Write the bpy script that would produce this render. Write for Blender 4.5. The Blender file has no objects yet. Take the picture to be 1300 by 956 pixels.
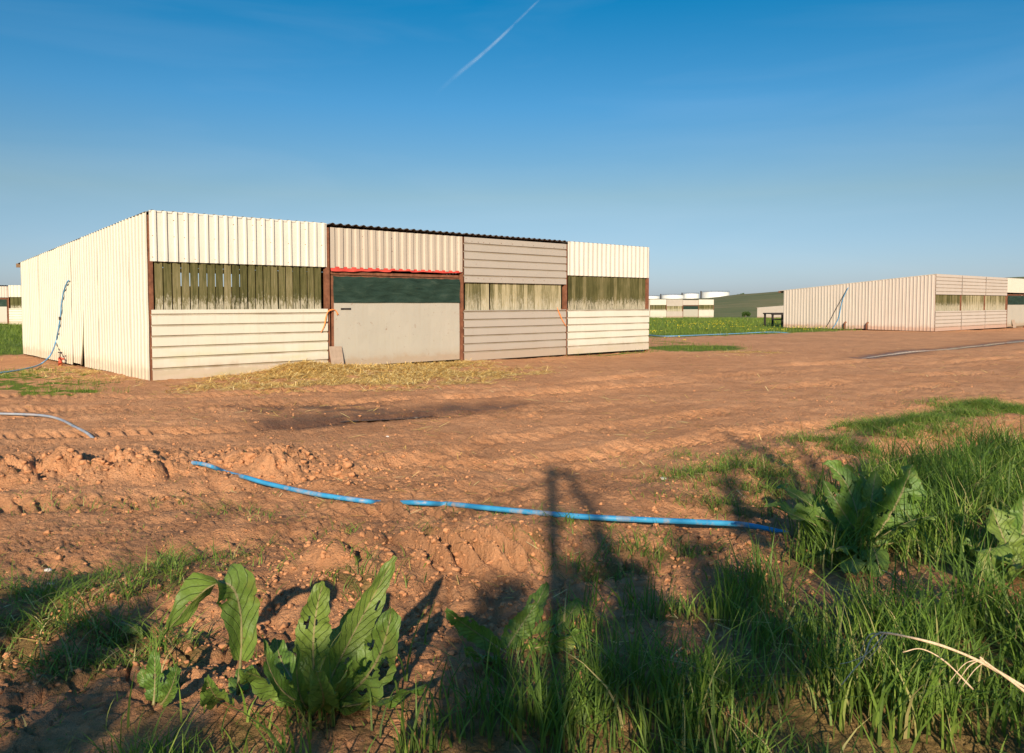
import bpy, math, random
import numpy as np
from mathutils import Vector
random.seed(7); RNG = np.random.default_rng(11)
S = bpy.context.scene
COL = S.collection
PI = math.pi
# ------------------------------------------------------------------ camera
FPX = 1011.1; CX = 650.0; CY = 433.5; PITCH = math.radians(2.8); CAMZ = 1.5
cam_d = bpy.data.cameras.new('camera'); cam = bpy.data.objects.new('camera', cam_d); COL.objects.link(cam)
cam_d.sensor_width = 36; cam_d.lens = 28; cam_d.sensor_fit = 'HORIZONTAL'
cam_d.shift_y = -(478.0 - CY) / 1300.0
cam_d.clip_start = 0.05; cam_d.clip_end = 60000
cam.location = (0, 0, CAMZ); cam.rotation_euler = (PI/2 - PITCH, 0, 0)
S.camera = cam

def ray(px, py):
    a = (px - CX) / FPX; b = -(py - CY) / FPX
    c, s = math.cos(PITCH), math.sin(PITCH)
    return a, c + b*s, -s + b*c          # x, y, z
def at(px, py, D):                        # point seen at (px,py) at depth y = D
    a, f, u = ray(px, py); k = D / f
    return Vector((a*k, D, CAMZ + u*k))
def gp(px, py, z=0.0):                    # ground point (plane z)
    a, f, u = ray(px, py); k = (z - CAMZ) / u
    return (a*k, f*k)

# ------------------------------------------------------------------ noise
def _h(ix, iy, seed):
    ix = ix.astype(np.int64).astype(np.uint32); iy = iy.astype(np.int64).astype(np.uint32)
    n = ix*np.uint32(374761393) + iy*np.uint32(668265263) + np.uint32((seed*362437+1013904223) % (2**32))
    n = (n ^ (n >> np.uint32(13))) * np.uint32(1274126177)
    n = n ^ (n >> np.uint32(16)); n = n * np.uint32(2246822519); n = n ^ (n >> np.uint32(15))
    return n.astype(np.float64) / 4294967295.0
def noise(x, y, seed=0):
    x = np.asarray(x, float); y = np.asarray(y, float)
    xi = np.floor(x); yi = np.floor(y); fx = x-xi; fy = y-yi
    sx = fx*fx*fx*(fx*(fx*6-15)+10); sy = fy*fy*fy*(fy*(fy*6-15)+10)
    def g(ox, oy):
        a = _h(xi+ox, yi+oy, seed)*2*PI
        return np.cos(a)*(fx-ox) + np.sin(a)*(fy-oy)
    a = g(0,0)*(1-sx)+g(1,0)*sx; b = g(0,1)*(1-sx)+g(1,1)*sx
    return (a*(1-sy)+b*sy)*1.5
def fbm(x, y, seed=0, octv=4, gain=.5):
    t = 0; amp = 1
    for i in range(octv):
        t = t + amp*noise(x*2**i, y*2**i, seed+i*17); amp *= gain
    return t
def domes(x, y, seed=0, sharp=.5):        # packed rounded lumps 0..1, cell size 1
    xi = np.floor(x); yi = np.floor(y); best = np.zeros_like(x)
    for ox in (-1, 0, 1):
        for oy in (-1, 0, 1):
            cx = xi+ox; cy = yi+oy
            jx = cx+.5+(_h(cx,cy,seed)-.5)*.9; jy = cy+.5+(_h(cx,cy,seed+5)-.5)*.9
            r = .35+.45*_h(cx,cy,seed+9)
            d2 = ((x-jx)**2+(y-jy)**2)/(r*r)
            best = np.maximum(best, np.clip(1-d2, 0, 1)**sharp*(.35+.65*_h(cx,cy,seed+3))*r/.6)
    return best
def plates(x, y, seed=0):                 # broken clods: tilted plates parted by cracks
    xi = np.floor(x); yi = np.floor(y); f1 = np.full_like(x, 9.); f2 = np.full_like(x, 9.); hh = np.zeros_like(x)
    for ox in (-1, 0, 1):
        for oy in (-1, 0, 1):
            cx = xi+ox; cy = yi+oy
            dx = x-(cx+.5+(_h(cx,cy,seed)-.5)*.95); dy = y-(cy+.5+(_h(cx,cy,seed+5)-.5)*.95); d = np.hypot(dx, dy)
            h = .25+.75*_h(cx,cy,seed+3)+(_h(cx,cy,seed+7)-.5)*1.1*dx+(_h(cx,cy,seed+8)-.5)*1.1*dy-.5*d*d
            m = d < f1; f2 = np.where(m, f1, np.minimum(f2, d)); hh = np.where(m, h, hh); f1 = np.where(m, d, f1)
    return hh*sst(.0, .16, f2-f1)
def sst(a, b, v):
    t = np.clip((v-a)/(b-a), 0, 1); return t*t*(3-2*t)
def segdist(x, y, pts):                   # distance to polyline, signed side, param 0..1
    best = np.full(np.shape(x), 1e9); side = np.zeros(np.shape(x)); par = np.zeros(np.shape(x))
    n = len(pts)-1
    for i in range(n):
        ax, ay = pts[i]; bx, by = pts[i+1]; dx, dy = bx-ax, by-ay; L2 = dx*dx+dy*dy
        t = np.clip(((x-ax)*dx+(y-ay)*dy)/L2, 0, 1)
        ex = x-(ax+t*dx); ey = y-(ay+t*dy); d = np.hypot(ex, ey)
        m = d < best
        best = np.where(m, d, best); side = np.where(m, np.sign(dx*ey-dy*ex), side); par = np.where(m, (i+t)/n, par)
    return best, side, par
def ell(x, y, px, py, rx, ry, ang=0):     # soft ellipse mask round ground point seen at px,py (metres)
    cx, cy = gp(px, py); c, s = math.cos(ang), math.sin(ang)
    ex = (x-cx)*c+(y-cy)*s; ey = -(x-cx)*s+(y-cy)*c
    return np.exp(-((ex/rx)**2+(ey/ry)**2)*1.2)

# ------------------------------------------------------------------ shed placement
B = 3.84
TH = math.radians(42.4)
S1 = dict(o=(-6.96, 15.25), th=TH)
def inshed(x, y, o, th, L, W):
    c, s = math.cos(th), math.sin(th); dx = x-o[0]; dy = y-o[1]
    return dx*c+dy*s, -dx*s+dy*c          # local u, v

# ------------------------------------------------------------------ terrain functions
PIPE_BED = [gp(a_, b_) for a_, b_ in ((240,587),(268,592),(310,606),(400,627),(465,636),(520,638),(600,643),(740,656),(890,663),(960,668))]
DITCH = [gp(1330,545), gp(1200,572), gp(1060,602), gp(960,650), gp(860,695), gp(700,745), gp(400,800), gp(0,862), gp(-400,900)]
ROWA = [gp(-500,600), gp(0,601), gp(150,596), gp(300,590), gp(420,600)]
ROWA2 = [gp(300,600), gp(420,625), gp(560,650)]
LUG = [gp(440,716), gp(520,712), gp(640,704)]
WET = [gp(385,537), gp(450,532), gp(520,527), gp(625,516)]
WET2 = [gp(1095,452), gp(1170,443), gp(1300,430), gp(1420,424)]
RUTS = [([gp(-200,520), gp(200,520), gp(620,505), gp(1000,470), gp(1500,440)], .28, .05),
        ([gp(-300,560), gp(250,548), gp(700,520), gp(1100,480), gp(1700,450)], .25, .045),
        ([gp(-300,650), gp(200,640), gp(560,655), gp(900,600), gp(1500,520)], .22, .04),
        ([gp(-200,740), gp(150,715), gp(450,672), gp(700,600), gp(1300,500)], .2, .045)]
_dx = np.array([p[0] for p in DITCH])[::-1]; _dy = np.array([p[1] for p in DITCH])[::-1]
def dside(x, y): return np.where(y < np.interp(x, _dx, _dy), 1.0, -1.0)
def base(x, y):
    d = np.hypot(x, y); dd = np.minimum(d, 220.0)
    return -6e-5*dd*dd
def Gs(x, y):                             # smooth ground
    x = np.asarray(x, float); y = np.asarray(y, float)
    d = np.hypot(x, y)
    z = base(x, y) + .05*fbm(x*.22, y*.22, 3, 2)*sst(3, 14, d)*(1-sst(25,60,d)*.3)
    dd, side, par = segdist(x, y, DITCH); side = dside(x, y)
    near = sst(0.1, 1.6, np.where(side > 0, dd, 0))     # verge side, towards camera
    z = z + near*(.05+.13*sst(0., 3.0, x))
    z = z - (.13+.05*sst(1.5,3.5,x))*np.exp(-(dd/.32)**2)*(.6+.4*fbm(x*1.1,y*1.1,8,2))
    z = z + .06*np.exp(-((dd-.75)/.35)**2)*(side < 0)
    # straw heap against the wall
    u, v = inshed(x, y, S1['o'], TH, 0, 0)
    z = z + .19*np.exp(-((u-3.1)/.85)**2-((v+.3)/.55)**2) + .06*np.exp(-((u-4.4)/1.9)**2-((v+1.3)/1.0)**2)
    return z
T = [(195,735,.32,.2,1),(245,712,.25,.15,.8),(150,772,.3,.14,.8),(50,800,.35,.2,.9),(165,812,.3,.16,1),(20,765,.3,.2,.8),(100,748,.3,.2,.5),(300,715,.2,.15,.5),
         (430,685,.25,.2,.6),(455,745,.25,.15,.8),(350,690,.2,.15,.4),(310,650,.3,.2,.35),(230,830,.25,.16,.8),(260,640,.5,.3,.3),(60,640,.8,.3,.3),(360,735,.2,.1,.5),
         (890,615,.45,.4,.8),(950,605,.6,.35,1),(990,625,.45,.3,.8),(930,645,.5,.25,.8),(1040,568,.5,.25,.9),(1000,585,.4,.25,.6),(1110,548,.5,.3,1),(1160,543,.55,.4,1),(1210,530,.4,.4,.9),
         (1240,516,.6,.5,1),(1270,520,.5,.5,1),(1080,575,.4,.2,.9),(690,662,.25,.15,.4),(735,680,.3,.2,.6),(770,720,.4,.15,.9),(520,690,.2,.15,.35),(830,700,.4,.2,.9),(850,660,.3,.15,.3),
         (860,580,.25,.2,.5),(800,585,.3,.2,.25),(690,590,.6,.3,.2),(500,595,1.2,.5,.2),(560,570,1.6,.6,.15),(800,545,2.2,.6,.2),(1000,520,2.5,.7,.15),(600,650,.4,.2,.35),(1190,556,.4,.2,.8),(1130,560,.4,.2,.8),(120,770,.3,.15,.6),(75,775,.3,.2,.8),(215,755,.25,.12,.7),(280,735,.2,.12,.6),(330,760,.15,.1,.4),(400,715,.2,.12,.5),(480,735,.2,.12,.6),(10,830,.35,.2,.8),(90,850,.3,.2,.8),(130,840,.3,.15,.7),(540,700,.15,.12,.4),(600,690,.15,.1,.4),(670,700,.2,.12,.5),(1000,560,.3,.2,.4),(940,590,.4,.25,.5),(870,600,.3,.2,.5),(720,610,.3,.2,.15),(400,640,.4,.2,.25),(350,665,.3,.15,.3)]
def masks(x, y):
    x = np.asarray(x, float); y = np.asarray(y, float); d = np.hypot(x, y)
    n1 = fbm(x*.8, y*.8, 40, 4); n2 = fbm(x*3, y*3, 50, 3)
    dd, side, par = segdist(x, y, DITCH); side = dside(x, y)
    # tall verge grass
    verge = sst(.22, .8, np.where(side > 0, dd, 0)+.3*n1)
    verge = verge*np.maximum(sst(-.85, .1, x+.3*n1), .55*sst(3.1, 2.7, y+.25*n1))
    verge = verge*np.clip(.75+sst(.6, 1.6, x)+.8*n2, .2, 1)
    bare = .9*ell(x, y, 1095, 775, .5, .42)+.9*ell(x, y, 1285, 800, .42, .35)+ell(x, y, 800, 720, .7, .3)*.7+ell(x, y, 890, 835, .22, .25)+ell(x, y, 620, 740, .9, .25)
    verge = np.clip(verge-1.3*bare, 0, 1)
    # tufts and short patches
    tuft = np.zeros_like(d)
    for (px, py, rx, ry, a) in T:
        tuft = np.maximum(tuft, a*ell(x, y, px, py, rx*.8, ry*.8))
    tuft = np.clip(tuft*(1+.9*n2)-.12, 0, 1)
    # field
    u, v = inshed(x, y, S1['o'], TH, 0, 0)
    edge = (x*-.12+y) - (29.5 + 1.2*n1*2)                  # beyond the far track
    fld = sst(0, 2.5, edge)*sst(2.0, 5.0, x+ .05*y)
    # track ribbon crossing in front of the far field
    trk = np.exp(-(((y+.02*x)-(34.5+.6*n1))/2.2)**2)*sst(2., 6., x)
    fld = fld*(1-.9*np.clip(trk*1.4,0,1))
    # right: dirt yard in front of right shed
    fr = sst(-.8, 1.6, y-(35.5+np.maximum(x-7, 0)*.86)+1.4*n1)*sst(22.5, 19.5, x+1.2*n1)
    fld = np.where((x > 7) & (y < 64), np.where(x > 12, 1, fld)*fr, fld)
    fld = np.maximum(fld, sst(-.3, .5, 1.4-np.hypot((u-17.6)/1.5, (v+.2)/1.1)+.3*n1)*.95)
    fld = np.maximum(fld, .8*np.exp(-((u-13.8)/2.2)**2-((v+.35)/.22)**2))
    # left field behind the near shed
    lf = sst(0, 2.0, (v - 6.5*np.clip((u+3.5)/3.5,0,1)) + n1*1.6 - 4.2)*np.maximum(sst(.3, .0, u), sst(11.0, 11.6, v))*(u < 16)
    fld = np.maximum(fld, lf)
    for (px, py, rx, ry) in ((10,490,1.6,.8),(65,487,1.5,.5),(75,497,1.,.4),(30,470,.9,.8),(-60,480,3,2)):
        fld = np.maximum(fld, np.clip(1.2*ell(x, y, px, py, rx, ry)*(1+1.2*n2)-.25, 0, 1)*.9)
    fld = np.where(y > 62, 1.0, fld)
    fld = np.where(fld < .97, np.clip(fld*(1+.5*n2), 0, 1), fld)
    fld = np.where((d > 9) & (y < 2), 1.0, fld)
    # straw
    st = .0*d
    st = np.maximum(st, 1.25*np.exp(-((u-3.7)/2.1)**2-((v+.9)/1.15)**2))
    st = np.maximum(st, 1.0*np.exp(-((u-5.8)/1.8)**2-((v+.8)/.8)**2))
    st = np.maximum(st, .7*np.exp(-((u-4.2)/2.7)**2-((v+1.7)/1.5)**2))
    st = np.maximum(st, .42*np.exp(-((u-3.8)/3.6)**2-((v+2.2)/2.4)**2)*1.35)
    st = np.maximum(st, 1.0*np.exp(-((u-4.6)/2.0)**2-((v+1.2)/1.1)**2))
    st = np.maximum(st, .24*np.exp(-((v-3.)/5)**2-((u+.4)/.5)**2)*(u < .2))
    st = np.maximum(st, .2*np.exp(-((u+1.2)/1.0)**2-((v-2)/4)**2))
    st = np.maximum(st, .95*ell(x, y, 950, 447, 1.1, 1.0))
    st = np.maximum(st, .35*ell(x, y, 915, 450, 2.0, 1.3))
    st = np.maximum(st, .9*ell(x, y, 1272, 411, 1.4, 1.5))
    st = np.clip(st*(1+.9*n2+.8*n1)-.16, 0, 1)
    # wet ground, plus shade painted into the near soil
    w1, _, p1 = segdist(x, y, WET); w2, _, p2 = segdist(x, y, WET2)
    wet_shade = np.maximum(1.2*np.exp(-(w1/.62)**2)*(1-.35*p1), np.exp(-(w2/.42)**2))
    wet_shade = np.maximum(wet_shade, .75*ell(x, y, 400, 520, 1.6, .55)*(1+n2))
    wet_shade = np.clip(wet_shade*(1.1+.5*n2), 0, 1)
    moist_shade = sst(8.0, 4.6, d+1.2*n1)*(.6+.6*n2)*sst(4.5, 2.5, x)  # soil darker towards the camera: part damp, part painted shade
    wet_shade = np.maximum(wet_shade, .50*np.clip(moist_shade, 0, 1))
    return dict(verge=verge, tuft=tuft, field=np.clip(fld,0,1), straw=st, wet_shade=wet_shade)
def G(x, y, full=True):
    x = np.asarray(x, float); y = np.asarray(y, float); d = np.hypot(x, y)
    z = Gs(x, y)
    if not full: return z
    m = masks(x, y)
    wx = x+.12*noise(x*2.1, y*2.1, 70); wy = y+.12*noise(x*2.1, y*2.1, 71)
    lod = 1-sst(25, 60, d)
    calm = 1-.5*np.clip(m['straw'], 0, 1)-.5*m['wet_shade']
    cr_ = np.clip(fbm(x*.9, y*.9, 28, 2)+.35, 0, 1)
    z = z + lod*(1-sst(9, 16, d))*(.006*fbm(x*24, y*24, 27, 3)-.014*np.clip(.16-np.abs(fbm(x*5+.6*noise(x*9,y*9,4), y*5, 29, 3)), 0, 1)/.16)*(.35+1.1*cr_)
    z = z + lod*calm*(.016*fbm(x*1.6, y*1.6, 20, 3) + .010*fbm(x*7, y*7, 24, 3))
    # ruts with lug marks
    for i, (pts, w, dep) in enumerate([(a_, b_, c_*2.1) for a_, b_, c_ in RUTS]):
        for off in (0, 1):
            P = [(p[0]+off*.35*((-1)**i), p[1]+off*1.7) for p in pts]
            ds, sd, par = segdist(wx, wy, P)
            k = .45+.55*noise(x*.35+i*7, y*.35, 31+i)*1.6
            k = np.clip(k, 0, 1)
            prof = -np.exp(-(ds/w)**2)+.55*np.exp(-((ds-w*1.5)/(w*.5))**2)
            lug = np.exp(-(ds/w)**4)*np.clip(np.sin((x*(1 if sd is None else 1)+np.abs(ds)*.9)*2*PI/.16), -.2, 1)*.5
            z = z + lod*k*dep*(prof*.8+lug)
    # churned patches everywhere, crumb structure
    ch = np.clip(.25+1.1*fbm(x*.45, y*.6, 33, 2), 0, 1)*(1-m['field'])
    z = z + lod*calm*ch*(.016*domes(wx/.13, wy/.13, 5)+.026*plates(wx/.15, wy/.12, 16)*(1-sst(10,18,d)) + .018*domes(wx/.055, wy/.055, 6)*(1-sst(10,18,d)))
    # clod row left
    for pts, w, a in ((ROWA, .55, .15), (ROWA2, .32, .07)):
        ds, _, par = segdist(x, y, pts)
        k = np.exp(-(ds/w)**4)*(1-sst(.85, 1, par)) if pts is ROWA else np.exp(-(ds/w)**4)
        wx2 = x+.05*noise(x*6, y*6, 72); wy2 = y+.05*noise(x*6, y*6, 73)
        lump = .95*domes(wx2/.30, wy2/.27, 12, .42)*(.75+.5*noise(x*1.7,y*1.7,14))+.38*plates(wx2/.17, wy2/.17, 12)+.18*plates(wx2/.08+3, wy2/.08, 13)
        z = z + k*a*(1.15*lump-.12 + .16*fbm(x*14, y*14, 61, 3))
    # lugs
    ds, sd, par = segdist(x, y, LUG)
    k = np.exp(-(ds/.29)**4)
    q = (x*1.0 + (y-5)*.75)+.03*noise(x*3, y*3, 64)
    bars = np.clip(np.cos(q*2*PI/.165), -.55, 1)
    left = sst(-.35, -.75, x)
    bars = bars*(1-left)+left*(1.6*domes(wx/.2, wy/.2, 15)-.4)
    z = z + k*(.080*bars+.022+.012*fbm(x*12, y*12, 62, 3))
    # ditch walls crumbly
    dd, _, _ = segdist(x, y, DITCH)
    z = z + np.exp(-(dd/.6)**2)*(.03*domes(wx/.16, wy/.16, 17)+.05*plates(wx/.14, wy/.14, 19)+.025*domes(wx/.07, wy/.07, 18))*(1-m['verge'])
    # wet runnels
    w1, _, p1 = segdist(x+.1*noise(x*2,y*2,88), y+.12*noise(x*1.5,y*1.5,89), WET); w2, _, _ = segdist(x, y, WET2)
    z = z - .06*np.exp(-(w1/.33)**2)*(1-.5*p1) - .05*np.exp(-(w2/.35)**2)
    z = z + m['straw']*.03*fbm(x*5, y*5, 90, 3)*lod
    pb, _, _ = segdist(x, y, PIPE_BED); z0 = Gs(x, y); z = z0+(z-z0)*(1-.8*np.exp(-(pb/.17)**2))
    return z

# ------------------------------------------------------------------ materials
class NM:
    def __init__(s, name):
        s.m = bpy.data.materials.new(name); s.m.use_nodes = True
        s.t = s.m.node_tree; s.n = s.t.nodes; s.n.clear()
        s.out = s.n.new('ShaderNodeOutputMaterial')
    def node(s, typ, **kw):
        nd = s.n.new(typ)
        for k, v in kw.items():
            if k.startswith('i_'):
                key = k[2:]; key = int(key) if key.isdigit() else key.replace('_', ' ')
                if hasattr(v, 'bl_idname') or isinstance(v, bpy.types.NodeSocket): s.t.links.new(v, nd.inputs[key])
                else: nd.inputs[key].default_value = v
            else: setattr(nd, k, v)
        return nd
    def noise(s, vec, scale, detail=4, rough=.55, dist=0):
        return s.node('ShaderNodeTexNoise', i_Vector=vec, i_Scale=scale, i_Detail=detail, i_Roughness=rough, i_Distortion=dist).outputs['Fac']
    def ramp(s, fac, stops):
        r = s.node('ShaderNodeValToRGB', i_Fac=fac)
        while len(r.color_ramp.elements) < len(stops): r.color_ramp.elements.new(.5)
        for e, (p, c) in zip(r.color_ramp.elements, stops):
            e.position = p; e.color = (c, c, c, 1) if isinstance(c, (int, float)) else (*c, 1)
        return r.outputs['Color']
    def mix(s, fac, a, b, mode='MIX'):
        nd = s.node('ShaderNodeMix', data_type='RGBA', blend_type=mode)
        for key, v in ((0, fac), (6, a), (7, b)):
            if isinstance(v, bpy.types.NodeSocket): s.t.links.new(v, nd.inputs[key])
            elif isinstance(v, (int, float)): nd.inputs[key].default_value = v if key == 0 else (v, v, v, 1)
            else: nd.inputs[key].default_value = (*v, 1)
        return nd.outputs[2]
    def math(s, op, a, b=0.0, clamp=False):
        nd = s.node('ShaderNodeMath', operation=op, use_clamp=clamp)
        for i, v in enumerate((a, b)):
            if isinstance(v, bpy.types.NodeSocket): s.t.links.new(v, nd.inputs[i])
            else: nd.inputs[i].default_value = v
        return nd.outputs[0]
    def obj(s): return s.node('ShaderNodeTexCoord').outputs['Object']
    def scale(s, vec, sc): return s.node('ShaderNodeMapping', i_Vector=vec, i_Scale=sc).outputs[0]
    def sep(s, vec): return s.node('ShaderNodeSeparateXYZ', i_0=vec).outputs
    def attr(s, name): return s.node('ShaderNodeAttribute', attribute_name=name).outputs['Fac']
    def rnd(s): return s.node('ShaderNodeObjectInfo').outputs['Random']
    def bsdf(s, color, rough=.7, bump=None, strength=.3, dist=.01, metal=0, spec=.5, alpha=None, trans=0, tcol=None):
        p = s.node('ShaderNodeBsdfPrincipled')
        for k, v in (('Base Color', color), ('Roughness', rough), ('Metallic', metal), ('Specular IOR Level', spec)):
            if isinstance(v, bpy.types.NodeSocket): s.t.links.new(v, p.inputs[k])
            else: p.inputs[k].default_value = (*v, 1) if k == 'Base Color' else v
        if alpha is not None:
            if isinstance(alpha, bpy.types.NodeSocket): s.t.links.new(alpha, p.inputs['Alpha'])
            else: p.inputs['Alpha'].default_value = alpha
        if bump is not None:
            b = s.node('ShaderNodeBump', i_Strength=strength, i_Distance=dist, i_Height=bump)
            s.t.links.new(b.outputs[0], p.inputs['Normal'])
        o = p.outputs[0]
        if trans:
            tr = s.node('ShaderNodeBsdfTranslucent')
            if isinstance(tcol, bpy.types.NodeSocket): s.t.links.new(tcol, tr.inputs[0])
            else: tr.inputs[0].default_value = (*tcol, 1)
            o = s.node('ShaderNodeMixShader', i_0=trans, i_1=o, i_2=tr.outputs[0]).outputs[0]
        s.t.links.new(o, s.out.inputs[0]); return s.m

def m_sheet(name, col, dirt=.5, green=.5, rust=.2, grime=(.36,.25,.16)):
    N = NM(name); v = N.obj(); sp = N.sep(v)
    n1 = N.noise(v, 1.3, 5); n2 = N.noise(N.scale(v, (6, 6, .7)), 2.2, 5, .6); n3 = N.noise(v, 22, 4)
    c = N.mix(N.ramp(n1, [(.3, 0), (.75, .35)]), col, tuple(q*.84 for q in col))
    c = N.mix(N.math('MULTIPLY', N.ramp(n2, [(.5, 0), (.8, 1)]), .35*dirt), c, (.38,.30,.20))
    gr = N.math('MULTIPLY', N.ramp(sp[2], [(0, 1), (.9, .15)]), N.ramp(N.noise(N.scale(v, (1, 1, 5)), 1.1, 4), [(.48, 0), (.68, 1)]))
    c = N.mix(N.math('MULTIPLY', gr, .42*green), c, (.42,.46,.20))
    # soil splash close to the ground
    low = N.math('ADD', sp[2], N.math('MULTIPLY', N.noise(v, 5, 5, .65), -.34))
    c = N.mix(N.ramp(low, [(-.02 if False else 0.0, .75*dirt+.1), (.10, .25*dirt), (.25, 0)]), c, grime)
    rs = N.ramp(N.noise(v, 9, 6, .7), [(.63, 0), (.72, 1)])
    c = N.mix(N.math('MULTIPLY', rs, rust), c, (.20,.085,.04))
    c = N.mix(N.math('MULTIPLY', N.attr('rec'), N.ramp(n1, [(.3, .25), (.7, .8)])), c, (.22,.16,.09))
    c = N.mix(N.math('MULTIPLY', N.rnd(), .10), c, tuple(q*.7 for q in col))
    return N.bsdf(c, N.ramp(n3, [(.3, .38), (.7, .6)]), N.noise(v, 4, 3), .25, .01, spec=.35)
def m_wood(name, cols, flake=1.0):
    N = NM(name); v = N.obj(); sp = N.sep(v)
    g = N.noise(N.scale(v, (26, 26, 1.6)), 1.5, 6, .65); r = N.attr('rnd')
    big = N.noise(v, 1.4, 3)
    c = N.ramp(N.math('ADD', N.math('MULTIPLY', g, .6), N.math('MULTIPLY', N.math('ADD', r, big), .24)), cols)
    zz = N.math('ADD', sp[2], N.math('MULTIPLY', N.noise(N.scale(v, (11, 11, 3)), 2.6, 6, .8), -1.25 if flake > .5 else -1.5))
    fl = N.ramp(zz, [(.82 if flake > .5 else .62, 1), (.96 if flake > .5 else .95, .0)])
    c = N.mix(N.math('MULTIPLY', N.math('MULTIPLY', fl, N.ramp(g, [(.40, .15), (.5, 1)])), .85), c, (.47,.42,.31))
    return N.bsdf(c, .85, g, .5, .01, spec=.15)
M = {}
M['cream'] = m_sheet('cream_painted_steel', (.62,.575,.475), .6, 1.2, .12)
M['white'] = m_sheet('pale_painted_steel', (.65,.61,.52), .45, .7, .1)
M['side'] = m_sheet('cream_side_steel', (.62,.57,.46), .5, .45, .08)
M['grey'] = m_sheet('grey_pink_steel', (.40,.355,.305), .5, .1, .35)
M['stone'] = m_sheet('stone_steel', (.46,.39,.315), .4, .1, .12)
M['panel'] = m_sheet('gate_sheet', (.43,.395,.33), .75, .15, .9)
M['slat_green'] = m_wood('mossy_board', [(.3, (.03,.029,.011)), (.48, (.080,.076,.027)), (.62, (.15,.13,.058)), (.85, (.29,.24,.14))])
M['slat_pale'] = m_wood('flaking_board', [(.3, (.05,.05,.02)), (.48, (.16,.14,.065)), (.62, (.34,.29,.17)), (.85, (.5,.43,.27))], .3)
def simple(name, a, b, rough=.8, sc=8, bump=.4, spec=.3, metal=0, stretch=(1,1,1)):
    N = NM(name); v = N.scale(N.obj(), stretch); n = N.noise(v, sc, 6, .65)
    c = N.ramp(n, [(.3, a), (.7, b)])
    return N.bsdf(c, rough, n, bump, .01, spec=spec, metal=metal)
M['rust'] = simple('rusty_steel', (.10,.038,.02), (.26,.105,.055), .85, 7)
M['roof'] = simple('roof_sheet', (.07,.06,.05), (.16,.13,.11), .8, 5)
M['roofc'] = simple('roof_sheet_light', (.28,.24,.2), (.5,.44,.36), .75, 5)
M['beam'] = simple('weathered_beam', (.16,.10,.055), (.34,.21,.12), .85, 10, stretch=(1,9,9))
M['red'] = simple('red_plastic', (.45,.04,.03), (.62,.09,.06), .5, 6, .2)
M['orange'] = simple('orange_twine', (.75,.22,.06), (.85,.33,.1), .8, 30)
M['ply'] = simple('offcut_board', (.30,.22,.16), (.42,.31,.23), .85, 12)
M['dark'] = simple('dark_steel', (.015,.013,.013), (.05,.04,.035), .6, 9)
M['redvalve'] = simple('valve_paint', (.45,.06,.03), (.6,.12,.06), .5, 20)
M['stonep'] = simple('pale_stone', (.45,.40,.35), (.65,.6,.55), .8, 30)
def m_pipe(name, a, b, mud):
    N = NM(name); v = N.obj()
    n = N.noise(v, 3.2, 5, .7); n2 = N.noise(v, 24, 4, .7)
    c = N.mix(N.ramp(N.noise(v, 9, 3), [(.3, 0), (.7, 1)]), a, b)
    c = N.mix(N.ramp(N.math('ADD', N.math('MULTIPLY', n, .7), N.math('MULTIPLY', n2, .35)), [(.53, 0), (.66, mud)]), c, (.42,.30,.23))
    return N.bsdf(c, .5, n2, .2, .004, spec=.4)
M['pipe'] = m_pipe('blue_water_pipe', (.02,.21,.43), (.05,.30,.52), .85)
M['hose'] = m_pipe('blue_hose', (.07,.25,.45), (.15,.36,.56), .35)
M['hoseg'] = m_pipe('faded_hose', (.16,.22,.30), (.34,.36,.38), .5)
# shade net
N = NM('green_shade_net'); v = N.obj()
fold = N.noise(N.scale(v, (1.1, 1, 5)), 1.6, 4, .6, 1.2)
c = N.ramp(fold, [(.3, (.010,.024,.017)), (.55, (.020,.042,.030)), (.8, (.045,.068,.05))])
wv = N.noise(v, 160, 2)
sp = N.sep(v)
tear = N.math('MULTIPLY', N.ramp(N.noise(N.scale(v, (3, 1, 6)), 1.3, 5, .75), [(.6, 0), (.68, 1)]), N.ramp(sp[0], [(0.0, 1), (.5/1, .9), (.9, 0)]))
c = N.mix(tear, c, (.5,.48,.36))
M['net'] = N.bsdf(c, .75, fold, .6, .03, spec=.2, alpha=N.ramp(wv, [(.28, .7), (.4, 1)]))
# blades
def m_blade(name, stops, trans=.35):
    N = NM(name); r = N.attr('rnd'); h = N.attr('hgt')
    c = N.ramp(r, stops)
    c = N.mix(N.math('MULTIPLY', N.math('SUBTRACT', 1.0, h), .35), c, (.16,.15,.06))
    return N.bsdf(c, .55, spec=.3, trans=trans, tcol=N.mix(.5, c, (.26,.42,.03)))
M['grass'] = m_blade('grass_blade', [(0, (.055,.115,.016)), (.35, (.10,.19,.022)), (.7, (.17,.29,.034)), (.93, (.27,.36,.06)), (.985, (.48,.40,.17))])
M['fieldgrass'] = m_blade('field_grass_blade', [(0, (.10,.16,.018)), (.5, (.17,.26,.028)), (.97, (.26,.33,.045)), (1, (.38,.34,.12))])
N = NM('straw'); r = N.attr('rnd')
M['straw'] = N.bsdf(N.ramp(r, [(0, (.28,.14,.045)), (.3, (.62,.37,.10)), (.75, (.90,.62,.19)), (1, (.92,.76,.38))]), .6, spec=.3, trans=.15, tcol=(.6,.4,.1))
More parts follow.
